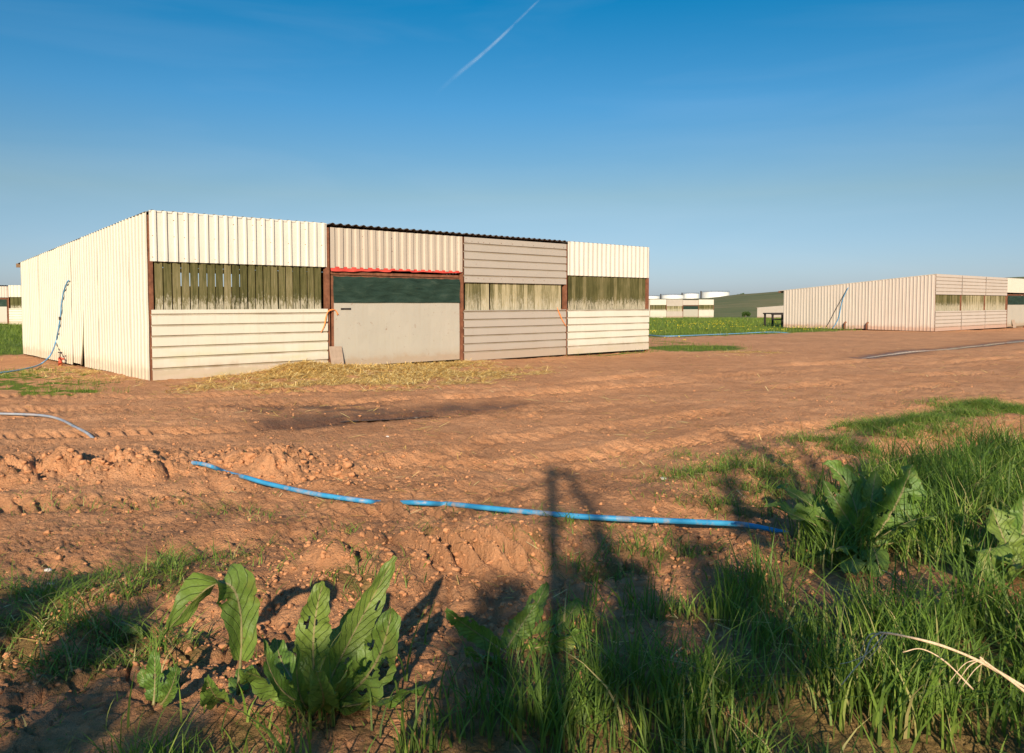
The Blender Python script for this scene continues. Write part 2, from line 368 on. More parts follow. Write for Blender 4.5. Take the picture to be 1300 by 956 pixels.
# dock leaf
N = NM('dock_leaf'); t = N.attr('tt'); s_ = N.attr('ss'); v = N.obj()
n = N.noise(v, 18, 5, .6)
c = N.ramp(n, [(.3, (.07,.15,.022)), (.6, (.12,.225,.035)), (.8, (.20,.28,.06))])
c = N.mix(N.math('MULTIPLY', N.rnd(), .6), c, (.24,.30,.06))
at_ = N.math('ABSOLUTE', t)
rib = N.ramp(at_, [(.03, 1), (.075, 0)])
vein = N.ramp(N.math('ABSOLUTE', N.math('SUBTRACT', N.math('FRACT', N.math('ADD', N.math('MULTIPLY', s_, 13), N.math('MULTIPLY', at_, -2.4))), .5)), [(.0, 1), (.09, 0)])
c = N.mix(N.math('MULTIPLY', vein, .6), c, (.26,.34,.12))
c = N.mix(N.math('MULTIPLY', rib, .8), c, (.38,.30,.15))
spots = N.ramp(N.noise(v, 42, 3, .7), [(.68, 0), (.74, 1)])
c = N.mix(N.math('MULTIPLY', spots, .7), c, (.12,.045,.02))
bmp = N.math('ADD', N.math('MULTIPLY', vein, -.5), n)
yel = N.ramp(N.noise(v, 6, 4, .7), [(.55, 0), (.75, 1)])
c = N.mix(N.math('MULTIPLY', yel, .55), c, (.34,.30,.07))
M['dock'] = N.bsdf(c, .5, bmp, .9, .012, spec=.45, trans=.3, tcol=N.mix(.5, c, (.24,.36,.03)))
M['stem'] = simple('dead_stem', (.48,.32,.19), (.78,.60,.40), .7, 30, stretch=(6,6,1))
M['yellow'] = simple('dandelion_yellow', (.80,.58,.02), (.85,.68,.04), .6, 60)
M['stalkg'] = simple('flower_stalk', (.12,.18,.04), (.2,.25,.08), .6, 30)
M['bark'] = simple('bark', (.06,.045,.03), (.14,.10,.07), .9, 20)
M['hedgeleaf'] = m_blade('hedge_leaf', [(0, (.03,.06,.01)), (1, (.09,.15,.03))])

# ground
N = NM('soil'); v = N.node('ShaderNodeNewGeometry').outputs['Position']
g = N.attr('grass'); stw = N.attr('straw'); wet_shade = N.attr('wet_shade'); fld = N.attr('field')
nb = N.noise(v, .35, 4); nm = N.noise(v, 2.3, 6, .62); nf = N.noise(v, 14, 6, .7); nx = N.noise(v, 60, 4, .7)
soil = N.ramp(nm, [(.28, (.44,.21,.10)), (.5, (.64,.325,.165)), (.72, (.74,.40,.215))])
soil = N.mix(N.ramp(nf, [(.35, .0), (.65, .7)]), soil, N.mix(.5, soil, (.76,.45,.265)))
soil = N.mix(N.ramp(nb, [(.35, .45), (.6, 0)]), soil, (.45,.22,.11))
soil = N.mix(N.ramp(N.noise(v, 110, 2, .6), [(.66, 0), (.72, .5)]), soil, (.6,.5,.4))
moss = N.ramp(nf, [(.3, (.13,.12,.035)), (.7, (.28,.24,.08))])
mm = N.math('MULTIPLY', N.ramp(N.math('ADD', N.math('MULTIPLY', g, .55), N.math('MULTIPLY', N.noise(v, 9, 6, .75), .85)), [(.50, 0), (.78, 1)]), .8)
soil = N.mix(mm, soil, moss)
strc = N.ramp(N.noise(N.node('ShaderNodeMapping', i_Vector=v, i_Rotation=(0,0,.5), i_Scale=(1.2,4,1)).outputs[0], 22, 5, .8), [(.32, (.30,.16,.05)), (.52, (.66,.40,.12)), (.75, (.88,.62,.22))])
soil = N.mix(N.ramp(N.math('ADD', stw, N.math('MULTIPLY', nf, .5)), [(.45, 0), (.8, .9)]), soil, strc)
fcol = N.ramp(N.noise(v, .9, 6, .7), [(.3, (.09,.14,.02)), (.55, (.15,.22,.03)), (.8, (.24,.26,.05))])
soil = N.mix(N.ramp(N.math('ADD', N.math('MULTIPLY', fld, .8), N.math('MULTIPLY', nf, .8)), [(.6, 0), (1.1, 1)]), soil, fcol)
soil = N.mix(1.0, soil, (.97,.90,.82), 'MULTIPLY')
soil = N.mix(N.math('MULTIPLY', wet_shade, .88), soil, (.12,.06,.035))  # damp soil tone, which also carries the painted foreground shade
rough = N.ramp(wet_shade, [(.3, .92), (.95, .35)])
hh = N.math('ADD', nf, N.math('MULTIPLY', nx, .4))
M['soil'] = N.bsdf(soil, rough, N.math('ADD', hh, N.math('MULTIPLY', N.noise(v, 28, 5, .75), .8)), 1.0, .03, spec=.12)
N = NM('clod_soil'); v = N.obj(); nf = N.noise(v, 25, 6, .7)
M['clod'] = N.bsdf(N.ramp(nf, [(.3, (.36,.165,.078)), (.6, (.52,.25,.12)), (.8, (.62,.31,.16))]), .95, nf, .6, .01, spec=.1)
N = NM('hill_fields'); v = N.node('ShaderNodeNewGeometry').outputs['Position']
nn = N.noise(N.scale(v, (.012, .03, .03)), 1.0, 6, .65); nn2 = N.noise(v, .25, 5, .7)
c = N.ramp(nn, [(.35, (.10,.13,.055)), (.5, (.17,.165,.08)), (.62, (.24,.19,.10)), (.75, (.13,.165,.06))])
c = N.mix(N.ramp(nn2, [(.4, 0), (.7, .5)]), c, (.10,.12,.06))
M['hill'] = N.bsdf(c, .95, nn2, .5, .6, spec=.05)
M['tank'] = simple('tank_paint', (.60,.60,.58), (.74,.73,.70), .5, .15, .1)
N = NM('water'); M['water'] = N.bsdf((.09,.06,.05), .12, N.noise(N.obj(), 6, 3), .08, .01, spec=.6)
# vapour trail
N = NM('vapour'); v = N.obj(); e = N.attr('edge')
al = N.math('MULTIPLY', N.math('POWER', e, 1.6), N.ramp(N.noise(v, .0022, 5, .7), [(.35, .0), (.75, .12)]))
M['vapour'] = N.bsdf((.95,.95,.95), .9, alpha=al, spec=0)

# ------------------------------------------------------------------ object helpers
def link(name, me, mat, parent=None, smooth=False):
    if mat is not None: me.materials.append(mat)
    if smooth: me.polygons.foreach_set('use_smooth', [True]*len(me.polygons))
    o = bpy.data.objects.new(name, me); COL.objects.link(o)
    if parent is not None: o.parent = parent
    return o
class MB:
    def __init__(s): s.v = []; s.f = []; s.r = []; s.rec = {}
    def add(s, vs, fs, r=0.0):
        b = len(s.v); s.v += [tuple(q) for q in vs]; s.f += [tuple(b+i for i in q) for q in fs]; s.r += [r]*len(vs)
    def box(s, x0, y0, z0, x1, y1, z1, r=0.0, jit=0.0):
        j = lambda: random.uniform(-jit, jit)
        vs = [(x+j(), y+j()*.4, z+j()) for z in (z0, z1) for y in (y0, y1) for x in (x0, x1)]
        s.add(vs, [(0,2,3,1), (4,5,7,6), (0,1,5,4), (2,6,7,3), (0,4,6,2), (1,3,7,5)], r)
    def tube(s, pts, rad, n=8, r=0.0, flat=1.0):
        P = [Vector(p) for p in pts]; k = len(P); vs = []; up = None
        for i, p in enumerate(P):
            t = (P[min(i+1, k-1)]-P[max(i-1, 0)]).normalized()
            if up is None:
                up = Vector((0,0,1)) if abs(t.z) < .9 else Vector((0,1,0))
            sd = t.cross(up).normalized(); u2 = sd.cross(t).normalized(); up = u2
            rr = rad(i/(k-1)) if callable(rad) else rad
            for j in range(n):
                a = 2*PI*j/n; vs.append(p+sd*math.cos(a)*rr+u2*math.sin(a)*rr*flat)
        fs = [(i*n+j, i*n+(j+1) % n, (i+1)*n+(j+1) % n, (i+1)*n+j) for i in range(k-1) for j in range(n)]
        fs += [tuple(range(n-1, -1, -1)), tuple((k-1)*n+j for j in range(n))]
        s.add(vs, fs, r)
    def build(s, name, mat, parent=None, smooth=False):
        me = bpy.data.meshes.new(name); me.from_pydata(s.v, [], s.f); me.update()
        a = me.attributes.new('rnd', 'FLOAT', 'POINT'); a.data.foreach_set('value', s.r)
        if s.rec:
            rc = [0.0]*len(s.v)
            for k_, q_ in s.rec.items(): rc[k_] = q_
            me.attributes.new('rec', 'FLOAT', 'POINT').data.foreach_set('value', rc)
        return link(name, me, mat, parent, smooth)
def tag(o, label=None, cat=None, group=None, kind=None):
    if label: o['label'] = label
    if cat: o['category'] = cat
    if group: o['group'] = group
    if kind: o['kind'] = kind
    return o
def empty(name, loc, rz=0):
    o = bpy.data.objects.new(name, None); o.location = loc; o.rotation_euler = (0, 0, rz); COL.objects.link(o); return o
def npmesh(name, V, F, mat, attrs=None, parent=None, smooth=False):
    me = bpy.data.meshes.new(name); V = np.ascontiguousarray(V, np.float32); F = np.ascontiguousarray(F, np.int32)
    k = F.shape[1]
    me.vertices.add(len(V)); me.vertices.foreach_set('co', V.ravel())
    me.loops.add(F.size); me.loops.foreach_set('vertex_index', F.ravel())
    me.polygons.add(len(F)); me.polygons.foreach_set('loop_start', np.arange(0, F.size, k, dtype=np.int32))
    me.polygons.foreach_set('loop_total', np.full(len(F), k, np.int32))
    if smooth: me.polygons.foreach_set('use_smooth', np.ones(len(F), bool))
    me.update(calc_edges=True)
    for nme, a in (attrs or {}).items():
        at2 = me.attributes.new(nme, 'FLOAT', 'POINT'); at2.data.foreach_set('value', np.ascontiguousarray(a, np.float32).ravel())
    me.validate()
    return link(name, me, mat, parent)
def spline(P, n=10):
    P = [Vector(p) for p in P]; Q = [P[0]*2-P[1]]+P+[P[-1]*2-P[-2]]; out = []
    for i in range(1, len(Q)-2):
        for j in range(n):
            t = j/n; a, b, c, d = Q[i-1], Q[i], Q[i+1], Q[i+2]
            out.append(.5*((2*b)+(c-a)*t+(2*a-5*b+4*c-d)*t*t+(3*b-a-3*c+d)*t**3))
    out.append(P[-1]); return out

# ------------------------------------------------------------------ ground sheet
def build_ground():
    a = np.concatenate([np.linspace(-180, -95, 30, endpoint=False), np.linspace(-95, -48, 110, endpoint=False),
                        np.linspace(-48, 48, 1050, endpoint=False), np.linspace(48, 95, 110, endpoint=False), np.linspace(95, 180, 30, endpoint=False)])
    a = np.radians(a)
    r = [.25, .6, 1.0, 1.3]; q = 1.5
    while q < 18: r.append(q); q *= 1.0044
    while q < 70: r.append(q); q *= 1.009
    while q < 40000: r.append(q); q *= 1.07
    r = np.array(r); nr, na = len(r), len(a)
    R, A = np.meshgrid(r, a, indexing='ij')
    X = R*np.sin(A); Y = R*np.cos(A)
    Z = G(X, Y); m = masks(X, Y)
    d = R
    hill_drop = sst(300, 900, d)*0
    V = np.stack([X, Y, Z-hill_drop], -1).reshape(-1, 3)
    V = np.vstack([V, [[0, 0, float(Z[0].mean())]]])
    i = np.arange(nr-1)[:, None]; j = np.arange(na)[None, :]; j2 = (j+1) % na
    F = np.stack([i*na+j, (i+1)*na+j, (i+1)*na+j2, i*na+j2], -1).reshape(-1, 4)
    c = nr*na; jj = np.arange(na); fan = np.stack([np.full(na, c), jj, (jj+1) % na, (jj+1) % na], -1)
    g = np.maximum(m['tuft'], m['verge'])
    ap = lambda z: np.append(z.ravel(), 0)
    F2 = F[:, ::-1]
    o = npmesh('ground', V, F2, M['soil'], dict(grass=ap(g), straw=ap(m['straw']), wet_shade=ap(m['wet_shade']), field=ap(m['field'])), smooth=False)
    o.data.polygons.foreach_set('use_smooth', np.ones(len(o.data.polygons), bool))
    tag(o, kind='structure')
    return o
build_ground()
# small cap under the camera so that the sheet has no hole
mb = MB(); mb.add([(.3*math.cos(t), .3*math.sin(t), float(G(np.array([0.]), np.array([.3]))[0])-.004) for t in np.linspace(0, 2*PI, 24, endpoint=False)], [tuple(range(24))])
tag(mb.build('ground_cap', M['soil']), kind='structure')

# puddle water in the runnels
def ribbon_water(name, pts, widths, dz):
    P = spline([(p[0], p[1], 0) for p in pts], 14); vs = []; fs = []
    n = len(P)
    for i, p in enumerate(P):
        t = (P[min(i+1, n-1)]-P[max(i-1, 0)]).normalized(); sd = Vector((-t.y, t.x, 0))
        w = np.interp(i/(n-1), np.linspace(0, 1, len(widths)), widths)
        z = float(Gs(np.array([p.x]), np.array([p.y]))[0])+dz
        for k in (-1, 1):
            vs.append((p.x+sd.x*w*k, p.y+sd.y*w*k, z))
    for i in range(n-1): fs.append((2*i, 2*i+1, 2*i+3, 2*i+2))
    m_ = MB(); m_.add(vs, fs); return tag(m_.build(name, M['water']), kind='structure')
ribbon_water('puddle', [gp(432,533), gp(480,530.5), gp(520,528), gp(550,526)], [.02, .10, .12, .02], -.040)
ribbon_water('puddle', WET2, [.03, .16, .22, .2], -.036)

# ------------------------------------------------------------------ corrugated sheet
def profile(L, pitch, h, kind, phase=0.0):
    """points (s, d) along the sheet; d is outward"""
    pts = [(0.0, 0.0)]
    if kind == 'box':   segs = [(.60, 0), (.70, 1), (.88, 1), (.98, 0)]
    elif kind == 'wide': segs = [(.28, 0), (.42, 1), (.80, 1), (.94, 0)]
    elif kind == 'groove': segs = [(.03, 1), (.80, 1), (.86, 0), (.955, 0)]
    else: segs = [(k/8, .5-.5*math.cos(2*PI*k/8)) for k in range(8)]
    s0 = -phase*pitch
    while s0 < L:
        for a, b in segs:
            s = s0+a*pitch
            if 0 < s < L: pts.append((s, b*h))
        s0 += pitch
    pts.append((L, pts[-1][1])); pts[0] = (0.0, pts[1][1]); return pts
def sheet(mb, org, sv, tv, nv, L, t0, t1, pitch, h, kind, phase=0.0, nt=5, dent=.004, curl=None, seed=0):
    pr = profile(L, pitch, h, kind, phase); org = Vector(org); sv = Vector(sv); tv = Vector(tv); nv = Vector(nv)
    n = len(pr); vs = []; th = .004
    f0 = t0 if callable(t0) else (lambda s: t0); f1 = t1 if callable(t1) else (lambda s: t1)
    for layer in (0, 1):
        for (s, d) in pr:
            for k in range(nt+1):
                q = k/nt; t = f0(s)*(1-q)+f1(s)*q
                dd = d+dent*float(noise(np.array([s*1.3+seed*3.1]), np.array([t*1.3+seed]), 5)[0])*2
                if curl: dd += curl(s, t)
                vs.append(org+sv*s+tv*t+nv*(dd-layer*th))
    w = nt+1; b = n*w; fs = []
    for i in range(n-1):
        for k in range(nt):
            a0 = i*w+k; fs.append((a0, a0+w, a0+w+1, a0+1)); fs.append((b+a0, b+a0+1, b+a0+w+1, b+a0+w))
        a0 = i*w; fs.append((a0, b+a0, b+a0+w, a0+w)); a1 = i*w+nt; fs.append((a1, a1+w, b+a1+w, b+a1))
    for k in range(nt):
        fs.append((k, k+1, b+k+1, b+k)); e = (n-1)*w+k; fs.append((e, b+e, b+e+1, e+1))
    b0 = len(mb.v)
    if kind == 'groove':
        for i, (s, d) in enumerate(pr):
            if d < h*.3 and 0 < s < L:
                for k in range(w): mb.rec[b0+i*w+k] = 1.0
    mb.add(vs, fs, random.random())

# ------------------------------------------------------------------ sheds
HF, OVR = 3.26, .42
def make_shed(loc, rz, bays, label, W=10.9, HR=2.70, detail=2, extra=None):
    root = empty('livestock_shed', loc, rz); tag(root, label, 'shed', 'corrugated livestock sheds')
    nb = len(bays); L = nb*B
    top = lambda v: HF+(HR-HF)*v/W
    X, Y, Z = (1,0,0), (0,1,0), (0,0,1)
    nt = 5 if detail == 2 else 1
    for i in range(nb+1):
        x = i*B; mb = MB(); xa = x-(.0 if i == 0 else .05 if i < nb else .1)
        mb.box(xa, -.012, -.25, xa+.1, .09, HF-.09, jit=.003); mb.build('post', M['rust'], root)
        mb = MB(); mb.box(xa, W-.11, -.25, xa+.1, W-.02, HR-.08); mb.build('post', M['rust'], root)
    for i, b in enumerate(bays):
        x0, x1 = i*B, (i+1)*B
        zu, zl = b.get('zu', 2.29), b.get('zl', 1.34)
        m = M[b['mat']]; mu = M[b.get('umat', b['mat'])]
        topz = HF-(.0 if b.get('flush', True) else .085)
        # upper sheet
        mb = MB(); a = x0+(.05 if i else .045); e = x1-.02
        if b['up'] == 'v':
            sheet(mb, (a, -.016, 0), X, Z, (0,-1,0), e-a, zu, topz, b.get('pitch', .2), b.get('h', .035), b.get('uk', 'box'), .3, nt, seed=i)
        else:
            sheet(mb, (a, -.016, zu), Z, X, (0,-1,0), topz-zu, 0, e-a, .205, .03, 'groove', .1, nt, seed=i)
        k0 = len(mb.f)
        if detail == 2:
            k_ = 0
            while a+.1+k_*.2 < e-.05:
                if k_ % 2 == 0 or random.random() < .2:
                    for zz in ((zu+.07, (zu+topz)/2, topz-.16) if b['up'] == 'v' else (zu+.1, topz-.11)):
                        if random.random() < .9:
                            xx = a+.06+k_*.2+random.uniform(-.01, .01); z_ = zz+random.uniform(-.012, .012)
                            mb.tube([(xx, -.012, z_), (xx, -.026 if b['up'] == 'v' else -.054, z_)], .009, 6)
                k_ += 1
        o_ = mb.build('upper_sheet', mu, root); o_.data.materials.append(M['rust'])
        for p_ in list(o_.data.polygons)[k0:]: p_.material_index = 1
        mb = MB(); mb.box(x0+.06, .092, zu-.02, x1-.06, .15, zu+.08); mb.box(x0+.06, .092, HF-.25, x1-.06, .15, HF-.14); mb.build('rail', M['rust'], root)
        if b.get('gate'):
            # header, net and gate
            mb = MB(); mb.box(x0+.1, .0, 2.13, x1-.1, .06, 2.19, jit=.004); mb.build('header_rail', M['rust'], root)
            gb = MB()
            for (p, q, s_, t_) in ((x0+.09, x0+.14, .06, 2.11), (x1-.12, x1-.07, .06, 2.11)):
                gb.box(p, -.035, s_, q, .012, t_)
            gb.box(x0+.14, -.03, 2.06, x1-.12, .01, 2.11); gb.box(x0+.14, -.022, 1.44, x1-.12, .01, 1.49)
            g = gb.build('gate', M['rust'], root)
            pb = MB(); n = 12; vs = []; fs = []
            for layer in (0, 1):
                for j in range(n+1):
                    xx = x0+.13+(x1-.115-x0-.13)*j/n
                    for k in range(5):
                        zz = .05+(1.50-.05)*k/4
                        vs.append((xx, -.048+layer*.006+.006*math.sin(j*1.3+k), zz))
            for j in range(n):
                for k in range(4):
                    q = j*5+k; w = (n+1)*5; fs.append((q, q+5, q+6, q+1)); fs.append((w+q, w+q+1, w+q+6, w+q+5))
                q = j*5; w = (n+1)*5; fs += [(q, w+q, w+q+5, q+5), (q+4, q+9, w+q+9, w+q+4)]
            for q, fl in ((0, 0), (n*5, 1)):
                for k in range(4):
                    w = (n+1)*5; fs.append((q+k, q+k+1, w+q+k+1, w+q+k) if not fl else (q+k, w+q+k, w+q+k+1, q+k+1))
            pb.add(vs, fs); pb.build('gate_panel', M['panel'], g, smooth=False)
            if detail == 2:
                hb = MB(); hb.box(x0+.30, -.062, 1.335, x0+.56, -.054, 1.375); hb.build('latch_slot', M['dark'], g)
            nbm = MB(); vs = []; fs = []; nx_, nz_ = 40, 8
            for layer in (0, 1):
                for j in range(nx_+1):
                    for k in range(nz_+1):
                        xx = x0+.12+(B-.22)*j/nx_; zz = 1.495+.605*k/nz_
                        sag = -.05+(.016*math.sin(j*.35+k*.5)+.008*math.sin(j*.9-k*.8))*math.sin(PI*k/nz_)-.012*(k == 0)
                        if k == nz_: zz -= .02*abs(math.sin(j*.8)); sag = -.034
                        vs.append((xx, sag-.006+layer*.003, zz))
            w = (nx_+1)*(nz_+1)
            for j in range(nx_):
                for k in range(nz_):
                    q = j*(nz_+1)+k; fs.append((q, q+nz_+1, q+nz_+2, q+1)); fs.append((w+q, w+q+1, w+q+nz_+2, w+q+nz_+1))
            nbm.add(vs, fs)
            net = nbm.build('shade_net', M['net'], g, smooth=True)
            if b.get('red'):
                rb = MB(); vs = []; fs = []; n = 60
                for layer in (0, 1):
                    for j in range(n+1):
                        q = j/n; xx = x0+.06+(B-.09)*q
                        dz = .055*(1-q)**.7+.015+.005*math.sin(j*.9)+.010*math.sin(j*.27)
                        if .42 < q < .58: dz *= .45
                        yy = -.055-.012*math.sin(j*.8)
                        vs += [(xx, yy+layer*.003+.015, zu+.03), (xx, yy+layer*.003, zu-dz)]
                for j in range(n):
                    w = (n+1)*2; fs.append((2*j, 2*j+1, 2*j+3, 2*j+2)); fs.append((w+2*j, w+2*j+2, w+2*j+3, w+2*j+1))
                rb.add(vs, fs); rb.build('plastic_strip', M['red'], root, True)
        else:
            mb = MB(); xs = x0+.14; xe = x1-b.get('endgap', .1); p = b.get('sp', .165)
            while xs < xe-.04:
                if b.get('missing') and abs(xs-(x0+b['missing'])) < p/2: xs += .05
                w = min(p-b.get('gap', .018)+random.uniform(-.004, .004), xe-xs)
                yo = random.uniform(-.006, .006)
                mb.box(xs, .018+yo, zl-.06-random.uniform(0,.03), xs+w, .04+yo, zu+.05, r=random.random(), jit=.003); xs += p
            mb.build('slat_panel', M[b.get('wood', 'slat_green')], root)
            mb = MB(); mb.box(x0+.06, .092, 1.25, x1-.06, .15, 1.33); mb.build('rail', M['rust'], root)
            # lower sheet, laid sideways
            mb = MB(); a = x0+.04; e = x1-.03
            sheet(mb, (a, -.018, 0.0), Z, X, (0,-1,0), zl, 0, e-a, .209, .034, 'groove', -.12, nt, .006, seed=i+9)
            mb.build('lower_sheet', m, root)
        # roof
        mb = MB(); oh = .02 if b.get('flush', True) else .11
        sl = math.hypot(W, HF-HR); tv = Vector((0, W, HR-HF)).normalized(); nv = Vector((0, tv.z*-1, tv.y))
        sheet(mb, (x0+.01 if i else -.03, 0, HF-.035), X, tv, nv, B-(.0 if i else -.04), -oh, sl+OVR, .2, .045, 'sine' if not b.get('flush', True) else 'box', .1, 1, 0)
        mb.build('roof_sheet', M['roof'] if detail == 2 or not b.get('flush', True) else M['roofc'], root)
    # purlins seen under the roof and fascia at the rear
    mb = MB(); mb.box(-.06, W+OVR-.12, HR-.17, L+.06, W+OVR-.05, HR-.055); mb.build('fascia', M['rust' if detail < 2 else 'beam'], root)
    for v in (3.5, 7.2):
        mb = MB(); mb.box(.05, v, top(v)-.2, L-.05, v+.08, top(v)-.075); mb.build('purlin', M['beam'], root)
    # side walls
    smat = M[extra.get('side', 'side')] if extra else M['side']
    hs = extra.get('sh', .018) if extra else .018
    ns = 10; w = W/ns
    for k in range(ns):
        mb = MB(); v0 = k*w; dz = random.uniform(-.0, .02)
        curl = None
        if detail == 2 and k == 4: curl = lambda s, t: .10*max(0, 1-s/.35)**2*max(0, 1-t/1.5)**1.5+.0
        if detail == 2 and k == 6: curl = lambda s, t: .03*max(0, 1-s/.3)**2*max(0, 1-abs(t-.9)/.5)
        sheet(mb, (-.012-(.006 if k % 2 else 0), v0-(.03 if k else .03), 0), Y, Z, (-1,0,0), w+.035, .0+dz if k != 4 else .05, (lambda s, v0=v0: top(v0+s-.03)-.03), .2, hs, 'box', (v0/.2) % 1, 6 if detail == 2 else 1, .006 if detail == 2 else 0, curl, seed=k*1.7)
        mb.build('side_sheet', smat, root)
    mb = MB(); sheet(mb, (L+.012, 0, 0), Y, Z, (1,0,0), W, 0, (lambda s: top(s)-.03), .2, .02, 'box', 0, 1, 0); mb.build('side_sheet', smat, root)
    # rear wall with an open slot
    for (a_, b_, z0_, z1_) in ((0, 4.3, 0, HR-.1), (4.3, 6.8, 0, 2.04), (4.3, 6.8, HR-.22, HR-.1), (6.8, L, 0, HR-.1)):
        mb = MB(); sheet(mb, (a_, W, 0), X, Z, (0,1,0), b_-a_, z0_, z1_, .2, .02, 'box', 0, 1, 0); mb.build('rear_sheet', M['grey'], root)
    return root

shed1 = make_shed((S1['o'][0], S1['o'][1], 0), TH, [
    dict(mat='cream', umat='white', up='v', zu=2.29, zl=1.36, gap=.026, sp=.17),
    dict(mat='stone', up='v', zu=2.275, gate=True, red=True, flush=False, uk='wide', pitch=.215, h=.04),
    dict(mat='grey', up='h', zu=2.02, zl=1.30, wood='slat_pale', flush=False, sp=.135, gap=.014, missing=.95, endgap=.17),
    dict(mat='white', up='v', zu=2.285, zl=1.29, uk='sine', pitch=.2, h=.022, sp=.155, gap=.012, flush=True)],
    'nearest white corrugated shed with mossy boards, a solid gate and a red strip', detail=2)
shed2_o = (24.0, 45.3)
M['pinkside'] = m_sheet('pinkish_side_steel', (.50,.43,.37), .8, .0, .15, grime=(.38,.22,.15))
M['pinkfront'] = m_sheet('pinkish_front_steel', (.50,.435,.375), .9, .0, .15, grime=(.45,.27,.19))
def hb(**k):
    d = dict(mat='pinkfront', up='h', zu=2.1, zl=1.15, wood='slat_pale', sp=.15, gap=.004); d.update(k); return d
shed2 = make_shed((shed2_o[0], shed2_o[1], -.14), math.radians(40.7), [hb(wood='slat_green'), hb(), hb(), dict(mat='stone', umat='cream', up='v', zu=2.3, gate=True, uk='sine', h=.015)],
    'long pinkish corrugated shed at the right edge, with two hoses up its end wall', W=9.4, HR=2.45, detail=1, extra=dict(side='pinkside', sh=.036))
p3 = (24.1, 139.5)
shed3 = make_shed((p3[0], p3[1], -1.22), math.atan2(8, 13.4), [
    dict(mat='white', up='v', uk='sine', h=.01), hb(), dict(mat='pinkfront', umat='pinkfront', up='v', zu=2.25, gate=True, uk='sine', h=.01, flush=False), dict(mat='white', up='v', uk='sine', h=.01)],
    'small far shed of white and pinkish panels below the pale storage tanks', detail=1)
shed4 = make_shed((67.6, 189., -2.25), math.radians(38), [hb(), hb(), hb(), hb()],
    'distant low shed half hidden behind the long pinkish shed', W=11, HR=2.5, detail=1, extra=dict(side='pinkside', sh=.03))
th5 = math.radians(10); post5 = (-42.0, 66.5)
shed5 = make_shed((post5[0]-2*B*math.cos(th5), post5[1]-2*B*math.sin(th5), -.33), th5, [
    hb(), dict(mat='pinkfront', umat='pinkfront', up='v', zu=2.25, gate=True, uk='wide', flush=False), dict(mat='cream', up='v', uk='wide', pitch=.26, h=.04, sp=.3, gap=.03), hb()],
    'cropped shed at the left edge with dark netting beside a rusty post', detail=1)

# offcut board leaning at the gate post, second one at the right shed
def shed_pt(th, o, u, v, z=0.0):
    return (o[0]+u*math.cos(th)-v*math.sin(th), o[1]+u*math.sin(th)+v*math.cos(th), z)
def board(u, o, th, z0, w, h, label):
    mb = MB(); n = 6
    mb.box(0, 0, -.05, w, .022, h, jit=.006)
    ob = mb.build('board', M['ply']); ob.location = shed_pt(th, o, u, -.20, z0); ob.rotation_euler = (math.radians(-13), 0, th)
    return tag(ob, label, 'board', 'offcut boards leaning by gates')
board(B-.02, S1['o'], TH, .03, .31, .50, 'brown offcut board leaning against the gate post of the nearest shed')
board(3*B+.9, shed2_o, math.radians(40.7), -.14, .5, .5, 'board propped at the gate of the long pinkish shed, right edge')

# orange twine tied round the gate post
def twine(pts, label):
    mb = MB()
    for k in range(3):
        q = [Vector(p)+Vector((random.uniform(-.012, .012), random.uniform(-.006, .006), random.uniform(-.012, .012))) for p in pts]
        mb.tube(spline(q, 6), .007, 5)
    return tag(mb.build('baler_twine', M['orange'], None, True), label, 'twine', 'orange twine ties')
lp = lambda u, v, z: shed_pt(TH, S1['o'], u, v, z)
twine([lp(B+.22, -.07, 1.22), lp(B+.16, -.08, 1.32), lp(B+.06, -.09, 1.34), lp(B-.04, -.08, 1.30), lp(B-.09, -.08, 1.16), lp(B-.13, -.075, 1.0), lp(B-.2, -.07, .84)], 'orange twine looped round the post left of the solid gate')
twine([lp(3*B-.42, -.075, 1.36), lp(3*B-.36, -.08, 1.22), lp(3*B-.2, -.08, .98), lp(3*B-.05, -.075, .82)], 'orange twine hanging on the grey panel, right of the solid gate')

# ------------------------------------------------------------------ hoses and pipes
def ground_path(pp):                      # (px, py, offset)
    out = []
    for (px, py, off) in pp:
        x, y = gp(px, py); z = float(Gs(np.array([x]), np.array([y]))[0]); x, y = gp(px, py, z)
        out.append((x, y, z+off))
    return out
def laid_path(pp, r):                      # pipe draped over the real ground, sinking where offset < 0
    P = spline([Vector((a_, b_, c_)) for a_, b_, c_ in pp], 8); out = []
    for q in P:
        x, y = gp(q.x, q.y); gz = float(Gs(np.array([x]), np.array([y]))[0]); x, y = gp(q.x, q.y, gz); gz = float(G(np.array([x]), np.array([y]))[0]); out.append([gz, q.z])
    A_ = np.array(out); n = len(A_); sm = np.array([A_[max(0, i-7):i+8, 0].mean() for i in range(n)])
    z = sm+r*.9+.022+np.clip((A_[:, 1]-.04)*1.3, -.25, .02); z = np.array([z[max(0, i-3):i+4].mean() for i in range(n)])
    res = []
    for q, zz in zip(P, z):
        x, y = gp(q.x, q.y, zz); res.append((x, y, zz))
    return res
def hose(name, pts, rad, mat, label, seg=10):
    mb = MB(); mb.tube(spline(pts, seg), rad, 10)
    return tag(mb.build(name, M[mat], None, True), label, 'pipe')
hose('water_pipe', laid_path([(200,585,-.08),(225,587,-.04),(243,587.5,.09),(256,589,.10),(268,592,.07),(285,599,.0),(303,604,.02),(312,606,.05),(340,614,.05),(400,627,.05),(462,636,.04),(480,638,.0),(500,638.5,-.02),(520,638,.03),(545,639,.04),(560,640,.01),(572,640,.02),(600,643,.05),(660,649,.05),(740,656,.05),(820,660,.05),(890,663,.04),(930,665,.03),(955,668,.04),(1000,678,.0),(1040,690,-.1)], .018),
     .0185, 'pipe', 'bright blue water pipe crossing the foreground mud', 3)
